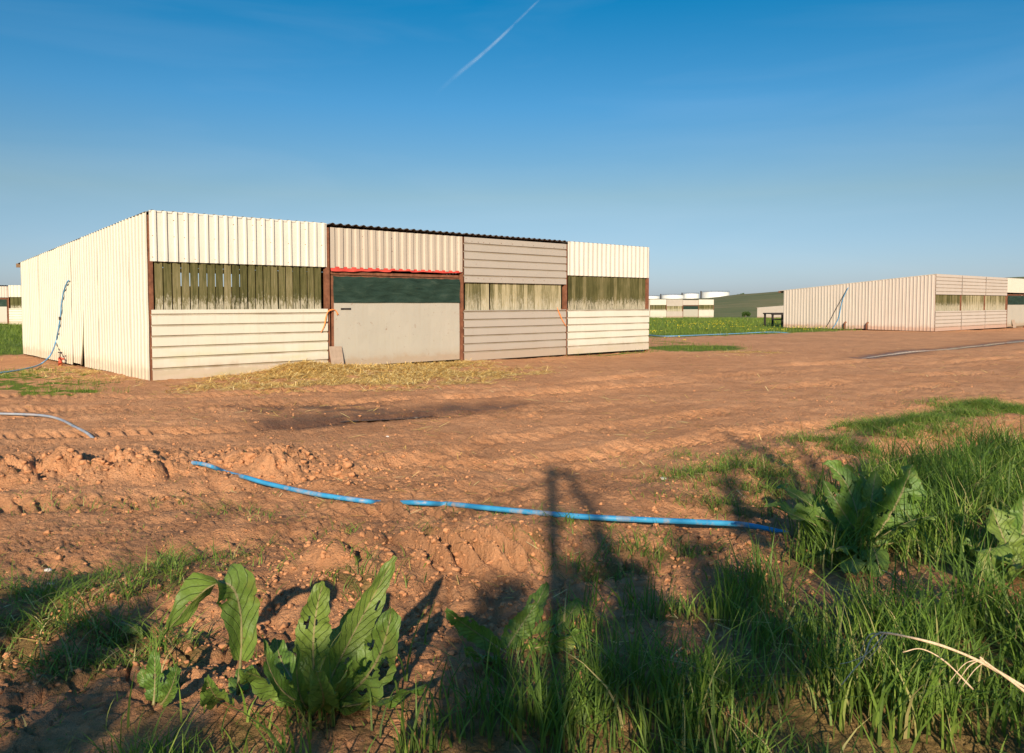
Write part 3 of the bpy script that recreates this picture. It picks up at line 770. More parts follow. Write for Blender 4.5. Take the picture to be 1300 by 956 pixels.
hose('water_pipe', ground_path([(-160,520,.01),(-60,527,.03),(0,528,.03),(50,530,.03),(75,535,.03),(95,545,.03),(112,552,.01),(125,558,-.05)]),
     .016, 'hoseg', 'faded grey hose lying in the mud at the left edge')
# hose rising up the near end wall
vw = lambda v, z: shed_pt(TH, S1['o'], -.062, v, z)
P = [gp(-190,500), gp(-90,484), gp(0,477), gp(35,470)]
pts = [(p[0], p[1], float(G(np.array([p[0]]), np.array([p[1]]))[0])+.05) for p in P]
def wall_v(px):                           # local v on end wall seen at px
    k = (px-CX)/FPX; o = S1['o']
    return (k*o[1]-o[0])/(-math.sin(TH)-k*math.cos(TH))
def wall_pt(px, py):
    v = wall_v(px); p = vw(v, 0); d = p[1]; return Vector((p[0], p[1], at(px, py, d).z))
pts += [at(52, 462, 19.2), at(64,451,19.0)] + [wall_pt(x_, y_) for x_, y_ in ((73,436),(77,420),(80,404),(82,388),(85,372),(89,361),(92,356))]
h1 = hose('wall_hose', pts, .018, 'hose', 'blue hose curving up the end wall of the nearest shed', 8)
mb = MB(); c = wall_pt(80,404); mb.tube([c+Vector((0,0,-.04)), c+Vector((0,0,.04))], .035, 10)
o = mb.build('connector', M['dark'], h1)
# red drain valve
v0 = wall_pt(86, 458); z0 = float(Gs(np.array([v0.x]), np.array([v0.y]))[0])
o0 = v0+Vector((-.09, -.09, 0)); o0.z = z0
mb = MB(); mb.tube([o0, o0+Vector((0,0,.22))], lambda t: .05-.02*t, 10); mb.tube([o0+Vector((-.05,0,.17)), o0+Vector((.09,.02,.17))], .022, 8)
vv = mb.build('standpipe_valve', M['redvalve'], None, True); tag(vv, 'small red valve on the ground against the nearest end wall', 'valve')
mb = MB(); mb.tube([o0+Vector((0,0,.22)), o0+Vector((0,0,.33))], .014, 8); mb.box(o0.x-.05, o0.y-.012, o0.z+.32, o0.x+.05, o0.y+.012, o0.z+.345); mb.build('handle', M['dark'], vv)
# hoses at the far shed
hose('water_pipe', ground_path([(812,423,-.02),(838,428,.05),(870,427.5,.05),(905,426,.05),(940,424.5,.05),(970,423,.05),(992,422.5,.02),(1010,422,-.1)]),
     .021, 'hose', 'thin blue pipe lying along the far grass edge')
th2 = math.radians(40.7)
def wall2(px, py):
    k = (px-CX)/FPX; o = shed2_o
    v = (k*o[1]-o[0])/(-math.sin(th2)-k*math.cos(th2)); p = shed_pt(th2, o, -.09, v); return Vector((p[0], p[1], at(px, py, p[1]).z))
hose('wall_hose', [wall2(a, b) for a, b in ((1077,365),(1071,378),(1068,390),(1066,402),(1062,411),(1058,417))], .024, 'hose', 'pale blue hose on the end wall of the pinkish shed')
hose('wall_hose', [wall2(a, b) for a, b in ((1076,366),(1070,377),(1062,392),(1055,406),(1049,417))], .018, 'dark', 'dark hose slanting down the end wall of the pinkish shed')
for px, lab in ((1072, 'rusty outlet stub at the foot of the pinkish end wall, by its hoses'), (1100, 'rusty outlet stub at the foot of the pinkish end wall, away from its hoses')):
    c = wall2(px, 414); c.z = -.1
    mb = MB(); mb.tube([c+Vector((0,-.1,-.05)), c+Vector((0,-.1,.3)), c+Vector((.1,-.12,.42))], .06, 8)
    tag(mb.build('outlet_pipe', M['rust'], None, True), lab, 'pipe')

# dark steel stand beside the far shed
c = gp(975, 413, -.2)
t = empty('steel_stand', (c[0], c[1], -.22), math.radians(25)); tag(t, 'black steel stand on legs at the left end of the pinkish shed', 'stand')
mb = MB(); mb.box(-.1, -.45, .86, 3.6, .45, .95); mb.box(-.13,-.48,.80,3.63,-.43,.90); mb.build('top', M['dark'], t)
for (x, y) in ((0, -.4), (0, .4), (3.4, -.4), (3.4, .4), (1.7,-.4), (1.7,.4)):
    mb = MB(); mb.box(x, y-.05, -.1, x+.12, y+.05, .86); mb.build('leg', M['dark'], t)
mb = MB(); mb.box(.05, -.36, .42, 3.4, -.32, .5); mb.build('brace', M['dark'], t)

# ------------------------------------------------------------------ distance: hill, tanks, bushes
def hill_z(px, d):
    ridge = np.interp(px, [-2500, -600, 300, 700, 870, 900, 935, 1000, 1150, 1500, 2500, 4200], [9, 6, 3.2, 3.4, 3.6, 4.0, 5.9, 7.8, 12, 20, 24, 12])
    d0 = 218.0; dr = 450.0
    rise = np.sin(np.clip((d-d0)/(dr-d0), 0, 1)*PI/2)
    fall = 1-.35*sst(dr, dr*2.4, d)
    return -3.1+(ridge+3.1)*rise*fall+.35*fbm(px*.01, d*.012, 4, 3)*rise
pxs = np.linspace(-2500, 4200, 500); ds = np.concatenate([np.linspace(214, 470, 60), np.linspace(480, 1600, 30)])
PX, DD = np.meshgrid(pxs, ds, indexing='xy'); X = (PX-CX)/FPX*DD; Z = hill_z(PX, DD)
Z[0] = -3.6; Z[-1] = -4
nx_, ny_ = len(pxs), len(ds)
V = np.stack([X, DD, Z], -1).reshape(-1, 3)
i = np.arange(ny_-1)[:, None]; j = np.arange(nx_-1)[None, :]
F = np.stack([i*nx_+j, i*nx_+j+1, (i+1)*nx_+j+1, (i+1)*nx_+j], -1).reshape(-1, 4)
tag(npmesh('hill', V, F, M['hill'], smooth=True), kind='structure')

def tank(px0, px1, ytop, d, label):
    x0 = (px0-CX)/FPX*d; x1 = (px1-CX)/FPX*d; R = (x1-x0)/2; H = CAMZ+(384-ytop)/FPX*d
    root = empty('storage_tank', ((x0+x1)/2, d, -4)); tag(root, label, 'tank', 'storage tanks beyond the hill')
    H += 4; n = 48; mb = MB()
    vs = [(R*math.cos(2*PI*k/n), R*math.sin(2*PI*k/n), z) for z in (0, H) for k in range(n)]
    mb.add(vs, [(k, (k+1) % n, n+(k+1) % n, n+k) for k in range(n)]); mb.build('shell', M['tank'], root, True)
    mb = MB(); vs = [(R*f*math.cos(2*PI*k/n), R*f*math.sin(2*PI*k/n), H+z) for f, z in ((1.01, -.15), (1.01, .12), (.5, .7)) for k in range(n)]+[(0, 0, 1+H)]
    mb.add(vs, [(a*n+k, a*n+(k+1) % n, (a+1)*n+(k+1) % n, (a+1)*n+k) for a in (0, 1) for k in range(n)]+[(2*n+k, 2*n+(k+1) % n, 3*n) for k in range(n)])
    rf = mb.build('roof', M['tank'], root)
    mb = MB(); mb.tube([((R)*math.cos(2*PI*k/n), R*math.sin(2*PI*k/n), H+1.1) for k in range(n)]+[(R, 0, H+1.1)], .06, 4)
    for k in range(0, n, 2): mb.box(R*math.cos(2*PI*k/n)-.05, R*math.sin(2*PI*k/n)-.05, H, R*math.cos(2*PI*k/n)+.05, R*math.sin(2*PI*k/n)+.05, H+1.1)
    mb.build('railing', M['dark'], rf)
    mb = MB(); mb.box(-R-.9, -.8, 0, -R-.02, .8, H+1.4); mb.build('stair_tower', M['dark'], root)
tank(890, 925, 371.2, 760, 'rightmost and largest pale storage tank above the hill line')
tank(866, 887, 373.3, 820, 'second pale storage tank from the right')
tank(839, 868, 375.0, 780, 'third pale storage tank from the right, broad and low')
tank(815, 837, 376.4, 860, 'leftmost pale storage tank, partly behind the nearest shed')

def leaf_cloud(n, centers, size, name, mat, parent=None, flat=.6):
    c = np.array(centers); k = RNG.integers(0, len(c), n); r = RNG.normal(size=(n, 3)); r /= np.linalg.norm(r, axis=1)[:, None]
    P = c[k, :3]+r*(c[k, 3:4]*RNG.random((n, 1))**(1/2.2))
    a = RNG.normal(size=(n, 3)); a /= np.linalg.norm(a, axis=1)[:, None]; b = np.cross(a, RNG.normal(size=(n, 3))); b /= np.linalg.norm(b, axis=1)[:, None]
    sz = size*(.6+.8*RNG.random((n, 1)))
    V = np.stack([P-a*sz, P-b*sz*flat, P+a*sz, P+b*sz*flat], 1).reshape(-1, 3)
    F = np.arange(4*n).reshape(-1, 4); rn = np.repeat(RNG.random(n), 4)
    return npmesh(name, V, F, mat, dict(rnd=rn, hgt=np.ones(4*n)), parent)
def bush(px, py, d, w, h, label):
    x = (px-CX)/FPX*d; z = CAMZ+(384-py)/FPX*d
    root = empty('bush', (x, d, z)); tag(root, label, 'bush', 'far bushes')
    cs = [(random.uniform(-w, w)*.6, random.uniform(-w, w)*.4, h*(.4+.3*random.random()), h*.4) for _ in range(7)]
    leaf_cloud(900, cs, .35*h/3, 'crown', M['hedgeleaf'], root)
    mb = MB(); mb.tube([(0,0,-1), (0,0,h*.5)], lambda t: .2-.1*t, 6); mb.build('trunk', M['bark'], root)
bush(940, 377.5, 440, 2.2, 2.2, 'tiny dark bush standing on the hill ridge right of the tanks')
bush(946, 402.5, 214, 1.6, 1.4, 'low dark bush at the foot of the hill')

# ------------------------------------------------------------------ grass, straw, clods
def blades(name, X, Y, H, Wd, lean, mat, seg=3, sink=.01, Z=None, droop=.6, rnd=None):
    n = len(X); Z = G(X, Y)-sink if Z is None else Z
    az = RNG.random(n)*2*PI; dx, dy = np.cos(az), np.sin(az)
    tw = az+PI/2+RNG.normal(size=n)*.5; sx, sy = np.cos(tw), np.sin(tw)
    rows = []; hg = []
    for k in range(seg+1):
        t = k/seg
        off = lean*H*(t**2)*(1+.3*t); up = H*(t-droop*.35*lean*t**3)
        cx = X+dx*off; cy = Y+dy*off; cz = Z+up
        w = Wd*(1-t**1.6)*.5+ (0.0004 if k < seg else 0)
        if k < seg:
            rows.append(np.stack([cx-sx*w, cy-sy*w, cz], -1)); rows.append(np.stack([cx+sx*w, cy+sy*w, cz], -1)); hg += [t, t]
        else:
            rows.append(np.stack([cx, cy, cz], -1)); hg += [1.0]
    V = np.stack(rows, 1); nv = V.shape[1]; V = V.reshape(-1, 3)
    base_ = (np.arange(n)*nv)[:, None]
    tri = []
    for k in range(seg-1):
        a = 2*k; tri += [[a, a+1, a+3], [a, a+3, a+2]]
    a = 2*(seg-1); tri.append([a, a+1, a+2])
    F = (base_[:, :, None]+np.array(tri)[None]).reshape(-1, 3)
    r = RNG.random(n) if rnd is None else rnd
    return npmesh(name, V, F, mat, dict(rnd=np.repeat(r, nv), hgt=np.tile(hg, n)))
def scatter(n, x0, x1, y0, y1, dens):
    X = RNG.uniform(x0, x1, n); Y = RNG.uniform(y0, y1, n); k = RNG.random(n) < dens(X, Y); return X[k], Y[k]
def fan(n, y0, y1, spread, dens, power=1.0):     # samples denser near the camera
    q = RNG.random(n); Y = y0*(y1/y0)**q; X = RNG.uniform(-1, 1, n)*spread*Y
    k = RNG.random(n) < dens(X, Y); return X[k], Y[k]
# tall verge grass
X, Y = scatter(230000, -1.6, 9, .8, 9.5, lambda x, y: masks(x, y)['verge']**1.3*np.clip(.5+1.3*fbm(x*2.4, y*2.4, 101, 3), .04, 1)*np.clip(1.25-.08*y, .4, 1))
cl = .5+.5*np.clip(fbm(X*1.3, Y*1.3, 102, 2)*1.6+.2, -1, 1)
H = (.12+.20*cl+.14*RNG.random(len(X))**2)*(.72+.35*sst(0, 3, X))
H = H*np.where(Y < 2.4, .7, 1)*(.62+.75*np.clip(.5+1.1*noise(X*2.6, Y*2.6, 111), 0, 1))
rn = np.clip(.45+.35*fbm(X*.9, Y*.9, 103, 2)+.28*RNG.normal(size=len(X)), 0, .97); rn = np.where(RNG.random(len(X)) < .02, .99, rn)
kk = (RNG.random(len(X)) < .03); H = np.where(kk, H*1.4, H)
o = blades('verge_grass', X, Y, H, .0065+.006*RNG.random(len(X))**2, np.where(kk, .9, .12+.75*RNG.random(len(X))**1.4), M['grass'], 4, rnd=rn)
tag(o, 'tall dark green grass filling the near verge', 'grass', kind='stuff')
nverge = len(X)
# short tufts in the mud
XX, YY, HH = [], [], []
for (px, py, rx, ry, a_) in T:
    if a_ < .25: continue
    cx, cy = gp(px, py); n = int(rx*ry*a_**1.6*(6500 if px < 680 else 7000 if px < 1050 else 22000))
    X = cx+RNG.normal(size=n)*rx*.62; Y = cy+RNG.normal(size=n)*ry*.62
    k = RNG.random(n) < np.clip(.55+1.2*fbm(X*5, Y*5, 104, 2), .05, 1); X, Y = X[k], Y[k]
    rr = np.hypot((X-cx)/rx, (Y-cy)/ry)
    XX.append(X); YY.append(Y); HH.append((.03+(.04+.12*a_)*RNG.random(len(X)))*np.clip(1.25-.5*rr, .3, 1.2))
X, Y, H = map(np.concatenate, (XX, YY, HH)); print('tuft', len(X))
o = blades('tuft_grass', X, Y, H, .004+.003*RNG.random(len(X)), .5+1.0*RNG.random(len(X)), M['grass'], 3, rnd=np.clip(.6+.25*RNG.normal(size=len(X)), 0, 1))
tag(o, 'short tufts of grass growing through the mud', 'grass', kind='stuff')
# thin sprouts over the whole yard
X, Y = fan(60000, 2.6, 26, .85, lambda x, y: np.clip(fbm(x*.5, y*.7, 105, 3)*1.2+.05, 0, .8)*(1-masks(x, y)['straw'])*.5)
o = blades('sprouts', X, Y, .012+.035*RNG.random(len(X))**2, .004+.003*RNG.random(len(X)), .6+RNG.random(len(X)), M['grass'], 2, rnd=np.clip(.6+.3*RNG.normal(size=len(X)), 0, 1))
tag(o, 'sparse green sprouts scattered over the trodden mud', 'grass', kind='stuff')
# field grass
def fd(x, y):
    m = masks(x, y)['field']; return m*np.clip(.6+fbm(x*.5, y*.5, 106, 3), .15, 1)
q = RNG.random(330000); Y = 10*(150/10)**q; X = RNG.uniform(-.85, 1.0, len(q))*Y
k = RNG.random(len(q)) < fd(X, Y); X, Y = X[k], Y[k]
def clear(X, Y):
    k = np.ones(len(X), bool)
    for o_, th_, L_, W_ in ((S1['o'], TH, 4*B, 10.9), (shed2_o, th2, 4*B, 9.4), (p3, math.atan2(8, 13.4), 4*B, 10.9), ((post5[0]-2*B*math.cos(th5), post5[1]-2*B*math.sin(th5)), th5, 4*B, 10.9)):
        u, v = inshed(X, Y, o_, th_, L_, W_); k &= ~((u > -.1) & (u < L_+.1) & (v > -.12) & (v < W_+.1))
    return k
k = clear(X, Y); X, Y = X[k], Y[k]
s = np.clip(Y/22, .8, 4)
H = (.05+.13*RNG.random(len(X)))*np.clip(s, 1, 1.7); H *= np.where(Y > 35, 1.25, 1)
o = blades('field_grass', X, Y, H, .010*s*(.6+.6*RNG.random(len(X))), .3+.6*RNG.random(len(X)), M['fieldgrass'], 2, rnd=np.clip(.5+.3*fbm(X*.3, Y*.3, 107, 2)+.22*RNG.normal(size=len(X)), 0, 1))
tag(o, 'bright green pasture grass behind and between the sheds', 'grass', kind='stuff')
# far yellow flowers
X, Y = scatter(60000, 4, 45, 30, 75, lambda x, y: masks(x, y)['field']*np.clip(fbm(x*.25, y*.4, 108, 2)*1.5-.15, 0, .25))
k = clear(X, Y); X, Y = X[k][:700], Y[k][:700]; n = len(X); Z = G(X, Y)+.13+.05*RNG.random(n)
r = .022+.014*RNG.random(n); ang = np.arange(6)*PI/3
ring = np.stack([X[:, None]+r[:, None]*np.cos(ang), Y[:, None]+r[:, None]*np.sin(ang), np.repeat(Z[:, None], 6, 1)], -1)
topv = np.stack([X, Y, Z+.02], -1)[:, None]; botv = np.stack([X, Y, Z-.015], -1)[:, None]
V = np.concatenate([ring, topv, botv], 1).reshape(-1, 3); F = []
for k_ in range(6): F += [[k_, (k_+1) % 6, 6], [(k_+1) % 6, k_, 7]]
F = ((np.arange(n)*8)[:, None, None]+np.array(F)[None]).reshape(-1, 3)
tag(npmesh('field_dandelions', V, F, M['yellow']), 'yellow dandelion heads dotted through the far pasture', 'flowers', kind='stuff')

# straw strips
Xa, Ya = scatter(560000, -13, 3, 8.5, 23, lambda x, y: masks(x, y)['straw']**1.2)
Xb, Yb = scatter(160000, 3, 40, 18, 60, lambda x, y: masks(x, y)['straw']**1.3*1.1)
X = np.concatenate([Xa, Xb]); Y = np.concatenate([Ya, Yb])
X2, Y2 = fan(26000, 3, 26, .8, lambda x, y: np.clip(.10+.5*fbm(x*.4, y*.5, 109, 2), 0, .5)*.35)
X = np.concatenate([X, X2]); Y = np.concatenate([Y, Y2])
k = clear(X, Y); X, Y = X[k], Y[k]; n = len(X)
print('straw', n, 'verge', nverge)
L = .07+.22*RNG.random(n); k = len(X2); L[Y < 8.5] *= .5; az = RNG.random(n)*PI*2; w = np.clip(.0022*np.clip(Y/6, 1, 2), 0, .004)
tilt = RNG.normal(size=n)*.26
dx, dy, dz = np.cos(az)*L/2, np.sin(az)*L/2, tilt*L/2; sx, sy = -np.sin(az)*w, np.cos(az)*w
Z = G(X, Y)+.012+.03*RNG.random(n)*masks(X, Y)['straw']
A_ = np.stack([X-dx-sx, Y-dy-sy, Z-dz], -1); B_ = np.stack([X-dx+sx, Y-dy+sy, Z-dz], -1)
C_ = np.stack([X+dx+sx, Y+dy+sy, Z+dz], -1); D_ = np.stack([X+dx-sx, Y+dy-sy, Z+dz], -1); E_ = np.stack([X, Y, Z+w*1.2], -1)
V = np.stack([A_, B_, C_, D_, E_], 1).reshape(-1, 3)
F = ((np.arange(n)*5)[:, None, None]+np.array([[0, 3, 4], [3, 2, 4], [2, 1, 4], [1, 0, 4]])[None]).reshape(-1, 3)
o = npmesh('straw', V, F, M['straw'], dict(rnd=np.repeat(RNG.random(n), 5)))
tag(o, 'golden loose straw spread in front of the gate', 'straw', kind='stuff')

# loose clods
import bmesh
bm = bmesh.new(); bmesh.ops.create_icosphere(bm, subdivisions=2, radius=1); ico = np.array([v.co for v in bm.verts]); icf = np.array([[v.index for v in f.verts] for f in bm.faces]); bm.free()
def cd(x, y):
    d1, _, _ = segdist(x, y, ROWA); d2, _, _ = segdist(x, y, DITCH); d3, _, _ = segdist(x, y, LUG)
    return np.clip(.9*np.exp(-(d1/.7)**2)+.45*np.exp(-(d2/.6)**2)+.5*np.exp(-(d3/.5)**2)+.07+.2*np.clip(fbm(x*.5, y*.5, 110, 2), 0, 1), 0, 1)*(1-masks(x, y)['verge'])
X, Y = fan(34000, 3, 15, .85, cd); n = len(X)
d1_, _, _ = segdist(X, Y, ROWA)
sz = .003+.013*RNG.random(n)**3+.004*RNG.random(n)+np.exp(-(d1_/.5)**2)*.03*RNG.random(n)**4
sc = sz[:, None, None]*(1+.45*(RNG.random((n, 1, 3))-.5)); an = RNG.random(n)*2*PI
nz = 1+.75*noise((ico[None, :, 0]*1.1+RNG.random((n, 1))*50), (ico[None, :, 1]*1.4+ico[None, :, 2]*1.3+RNG.random((n, 1))*50), 3)
P = ico[None]*sc*nz[:, :, None]; c_, s_ = np.cos(an)[:, None], np.sin(an)[:, None]
P = np.stack([P[..., 0]*c_-P[..., 1]*s_, P[..., 0]*s_+P[..., 1]*c_, P[..., 2]*.8], -1)
P += np.stack([X, Y, G(X, Y)+sz*.1], -1)[:, None]
V = P.reshape(-1, 3); F = ((np.arange(n)*len(ico))[:, None, None]+icf[None]).reshape(-1, 3)
tag(npmesh('soil_crumbs', V, F, M['clod']), 'loose crumbs of red-brown soil over the churned mud', 'soil', kind='stuff')

# pale stones
for px, py, r, lab in ((61,721,.016,'small white stone in the mud near the left edge'), (65,749,.014,'small pale pebble below the white stone at left'), (842,612,.022,'small flat white fragment lying right of the dark post shadow'), (492,555,.014,'small pale stone in the middle of the yard')):
    x, y = gp(px, py); z = float(G(np.array([x]), np.array([y]))[0]); vs = ico*np.array([r*1.4, r, r*.7])*(1+.2*noise(ico[:, 0]*2+px, ico[:, 1]*2, 4))[:, None]
    mb = MB(); mb.add(vs, icf.tolist()); ob = mb.build('stone', M['stonep']); ob.location = (x, y, z+r*.4); tag(ob, lab, 'stone', 'pale stones in the mud')

# dandelions near
dl = [(1222,524,.12,'dandelion in the far tuft of grass at right'), (1251,748-0,.0,None)]
def dandelion(px, py, D, label):
    p = at(px, py, D); g = float(G(np.array([p.x]), np.array([p.y]))[0])
    r = empty('dandelion', (p.x, p.y, g)); tag(r, label, 'flower', 'near dandelions'); h = max(p.z-g, .05)
    mb = MB(); mb.tube([(0,0,0), (.01,.005,h*.5), (0,0,h)], .003, 5); mb.build('stalk', M['stalkg'], r, True)
    mb = MB()
    for ring_, rr, zz in ((14, .020, 0), (11, .014, .004), (7, .007, .007)):
        for k in range(ring_):
            a = 2*PI*k/ring_+ring_; ca, sa = math.cos(a), math.sin(a); w = .0035
            mb.add([(0-sa*w*.4, ca*w*.4, h+zz), (ca*rr-sa*w, sa*rr+ca*w, h+zz+.003), (ca*rr+sa*w, sa*rr-ca*w, h+zz+.003), (sa*w*.4, -ca*w*.4, h+zz)], [(0,1,2,3)])
    mb.build('flower_head', M['yellow'], r)
dandelion(1222, 524, 10.6, 'yellow dandelion in the far grass tuft at the right')
dandelion(1251, 571, 7.6, 'yellow dandelion above the verge near the right edge')
dandelion(1161, 634, 5.6, 'yellow dandelion just right of the large dock leaf')

# ------------------------------------------------------------------ dock plants
def leaf(root, b, c, e, W, face=0.0, cup=.35, holes=3, wave=1.0, fold=0.0, sink=True):
    b, c, e = Vector(b), Vector(c), Vector(e); W *= 1.0; ns, nt = 34, 12; vs = []; ts = []; ss = []
    sidev = Vector((math.cos(face), math.sin(face), 0)); ph = random.random()*6
    for i in range(ns+1):
        s = i/ns; q = .10+.90*s
        p = b*(1-q)**2+c*2*q*(1-q)+e*q*q; T = ((c-b)*(1-q)+(e-c)*q).normalized()
        sd = (sidev-T*sidev.dot(T)).normalized(); Nn = T.cross(sd)
        w = W*(math.sin(PI*min(1, (s*.94+.03))**.85)**.62)*(1 if s < .97 else .6)
        for j in range(nt+1):
            t = -1+2*j/nt
            wav = wave*W*.28*abs(t)**1.5*math.sin(s*19+ph+(1.3 if t > 0 else 0))+wave*W*.08*abs(t)*math.sin(s*41+ph*2)
            crink = W*.09*math.sin(s*47+abs(t)*7+ph)*(.4+.6*math.sin(s*9+ph))*(1-abs(t)*.3)
            up = cup*abs(t)**1.2*w+wav+crink*.6
            edge = 1+.06*math.sin(s*37+ph)+.05*math.sin(s*83)+(random.random() < .12)*random.uniform(-.12, 0)
            vs.append(p+sd*(t*w*edge*math.cos(cup*.8))+Nn*up*-1); ts.append(t); ss.append(s)
    hs = [(random.uniform(.2, .85), random.uniform(-.8, .8), random.uniform(.02, .055)) for _ in range(holes)]
    fs = []
    for i in range(ns):
        for j in range(nt):
            s, t = (i+.5)/ns, -1+2*(j+.5)/nt
            if any(((s-h[0])/h[2])**2+((t-h[1])/(h[2]*3.2))**2 < 1 for h in hs): continue
            a = i*(nt+1)+j; fs.append((a, a+1, a+nt+2, a+nt+1))
    nv = len(vs)
    # petiole and midrib
    mb = MB(); mb.add(vs, fs); pp = []
    for i in range(15):
        q = i/14*.85; pp.append(b*(1-q)**2+c*2*q*(1-q)+e*q*q+Vector((0, .002, 0)))
    mb.tube(pp, lambda t: .0055*(1-t)+.0012, 6)
    me = bpy.data.meshes.new('leaf'); me.from_pydata(mb.v, [], mb.f); me.update()
    o = link('leaf', me, M['dock'], root, True)
    a1 = me.attributes.new('tt', 'FLOAT', 'POINT'); a1.data.foreach_set('value', ts+[0.0]*(len(mb.v)-nv))
    a2 = me.attributes.new('ss', 'FLOAT', 'POINT'); a2.data.foreach_set('value', ss+[.5]*(len(mb.v)-nv))
    return o
def plant(px, py, D, label, leaves):
    p = at(px, py, D); g = float(G(np.array([p.x]), np.array([p.y]))[0])
    root = empty('dock_plant', (p.x, p.y, g)); tag(root, label, 'plant', 'broad-leaved dock plants')
    o = Vector((p.x, p.y, g))
    for L_ in leaves:
        (c0, c1, dc), (e0, e1, de), W = L_[:3]; kw = L_[3] if len(L_) > 3 else {}
        b = Vector((random.uniform(-.03, .03), random.uniform(-.02, .02), -.01))
        leaf(root, b, at(c0, c1, D+dc)-o, at(e0, e1, D+de)-o, W, **kw)
    return root
plant(400, 930, 2.85, 'dock plant with tall upright leaves at the bottom, left of centre', [
    ((388,810,.05),(411,738,.0),.066,dict(face=.1)),
    ((430,835,-.05),(502,706,.02),.058,dict(face=.3, wave=.6)),
    ((485,880,-.12),(497,772,-.15),.082,dict(face=-.2, holes=11)),
    ((340,900,-.2),(334,806,-.15),.032,dict(face=1.1)),
    ((372,900,-.2),(377,812,-.2),.03,dict(face=1.2)),
    ((340,860,.1),(308,852,-.2),.06,dict(face=.2)),
    ((430,820,.25),(452,772,.35),.05,dict(face=.0)),
    ((425,880,-.25),(448,838,-.3),.03,dict(face=1.0)),
    ((350,850,.2),(352,812,.35),.05,dict(face=-.2)),
    ((420,900,-.3),(400,850,-.4),.05,dict(face=.3)),
    ((470,900,-.1),(540,868,-.2),.05,dict(face=.3)),
    ((380,860,.3),(372,838,.4),.06,dict(face=.5)),
    ((450,870,.2),(470,830,.3),.05,dict(face=.1, holes=3)),
])
plant(290, 930, 2.9, 'dock plant at bottom left whose big leaf folds over to the left', [
    ((330,640,.0),(208,808,.0),.082,dict(face=.45, cup=.55)),
    ((305,870,.1),(318,845,.2),.045,dict()),
    ((275,900,-.2),(262,860,-.3),.05,dict(face=.4)),
    ((260,880,.2),(262,848,.3),.05,dict(face=-.3)),
])
plant(205, 930, 2.9, 'small dock plant at the bottom left edge of the leaf cluster', [
    ((198,875,0),(196,824,.0),.036,dict(face=.1)),
    ((220,880,-.1),(226,840,-.1),.03,dict(face=-.3)),
    ((190,880,.1),(178,850,.1),.03,dict()),
    ((215,870,.2),(212,850,.3),.04,dict(face=.5)),
])
plant(150, 800, 3.6, 'tiny two-leaved dock seedling in the mud at left', [
    ((140,785,0),(100,812,0),.022,dict()), ((165,785,-.1),(182,812,-.1),.025,dict()), ((135,790,0),(134,765,0),.012,dict())])
plant(645, 870, 3.3, 'dock plant low in the grass at the bottom centre', [
    ((600,800,.0),(566,775,-.1),.045,dict(face=.3)),
    ((650,810,.1),(682,765,.15),.055,dict(face=.2)),
    ((620,840,-.2),(590,822,-.3),.04,dict()),
    ((700,820,.0),(745,800,-.1),.05,dict(face=-.2)),
    ((670,790,.3),(695,740,.45),.05,dict(face=.1)),
    ((720,800,.3),(735,760,.4),.05,dict(face=.1)),
])
plant(1095, 740, 4.5, 'large dock plant in the verge where the blue pipe disappears', [
    ((1140,650,.0),(1158,590,.05),.135,dict(face=.15, holes=8, wave=.7)),
    ((1085,640,.2),(1072,590,.3),.085,dict(face=.1)),
    ((1105,640,.1),(1112,598,.2),.06,dict(face=-.3)),
    ((1030,660,.0),(972,640,-.05),.06,dict(face=.8)),
    ((1010,620,.2),(985,618,.2),.05,dict(face=.4)),
    ((1150,655,-.2),(1190,655,-.3),.05,dict(face=.6)),
    ((1110,680,-.4),(1120,742,-.55),.075,dict(face=.2)),
    ((1060,690,-.4),(1062,700,-.5),.06,dict(face=.2)),
    ((1070,650,-.1),(1045,610,.0),.05,dict(face=-.2)),
    ((1090,660,-.2),(1100,640,-.3),.05,dict(face=.1)),
    ((1170,680,-.2),(1200,690,-.3),.07,dict(face=.5)),
    ((1085,600,.2),(1045,588,.2),.07,dict(face=.2)),
    ((1075,700,-.5),(1085,730,-.6),.07,dict(face=-.2)),
    ((1120,620,.3),(1090,600,.35),.07,dict(face=-.1)),
    ((1040,640,.1),(1000,655,.0),.07,dict(face=.6)),
])
plant(1290, 780, 3.8, 'dock plant with broad leaves at the right edge of the verge', [
    ((1275,690,.0),(1258,640,.1),.085,dict(face=.2)),
    ((1235,650,-.1),(1270,750,-.25),.08,dict(face=.3)),
    ((1305,680,.1),(1298,632,.2),.09,dict(face=-.1)),
    ((1340,690,.1),(1352,650,.2),.085,dict()),
    ((1240,690,.2),(1222,690,.2),.055,dict()),
    ((1300,720,-.2),(1310,700,-.4),.08,dict(face=.2)),
])

# ------------------------------------------------------------------ dead stalk
D = 2.25
def stalk(pts, r0, r1, mb):
    mb.tube(spline([at(a, b, D+c) for a, b, c in pts], 8), lambda t: (r0+(r1-r0)*t)*.68*(1+.12*math.sin(t*23)), 7)
root = empty('dead_stalk', tuple(at(1290, 900, D))); tag(root, 'dry pale bent stalk arching over the grass at bottom right', 'stalk')
def addst(name, lst):
    mb = MB()
    for pts, r0, r1 in lst: stalk(pts, r0, r1, mb)
    o = mb.build(name, M['stem'], root, True); o.location = -root.location
addst('main_stem', [([(1345,900,.0),(1300,872,0),(1240,838,0),(1190,818,0),(1140,806,.02),(1116,803,.02)], .008, .0045)])
addst('broken_top', [([(1118,803,.02),(1106,812,.02),(1096,836,0),(1084,850,-.02),(1068,870,-.03)], .004, .0022),
                     ([(1122,804,.02),(1112,818,.0),(1098,832,.0),(1080,840,0),(1066,843,0)], .003, .0012),
                     ([(1124,805,.02),(1104,806,.03),(1094,826,.03),(1092,842,.02)], .0028, .0012),
                     ([(1126,806,.01),(1110,828,.01),(1100,838,0)], .0028, .001)])
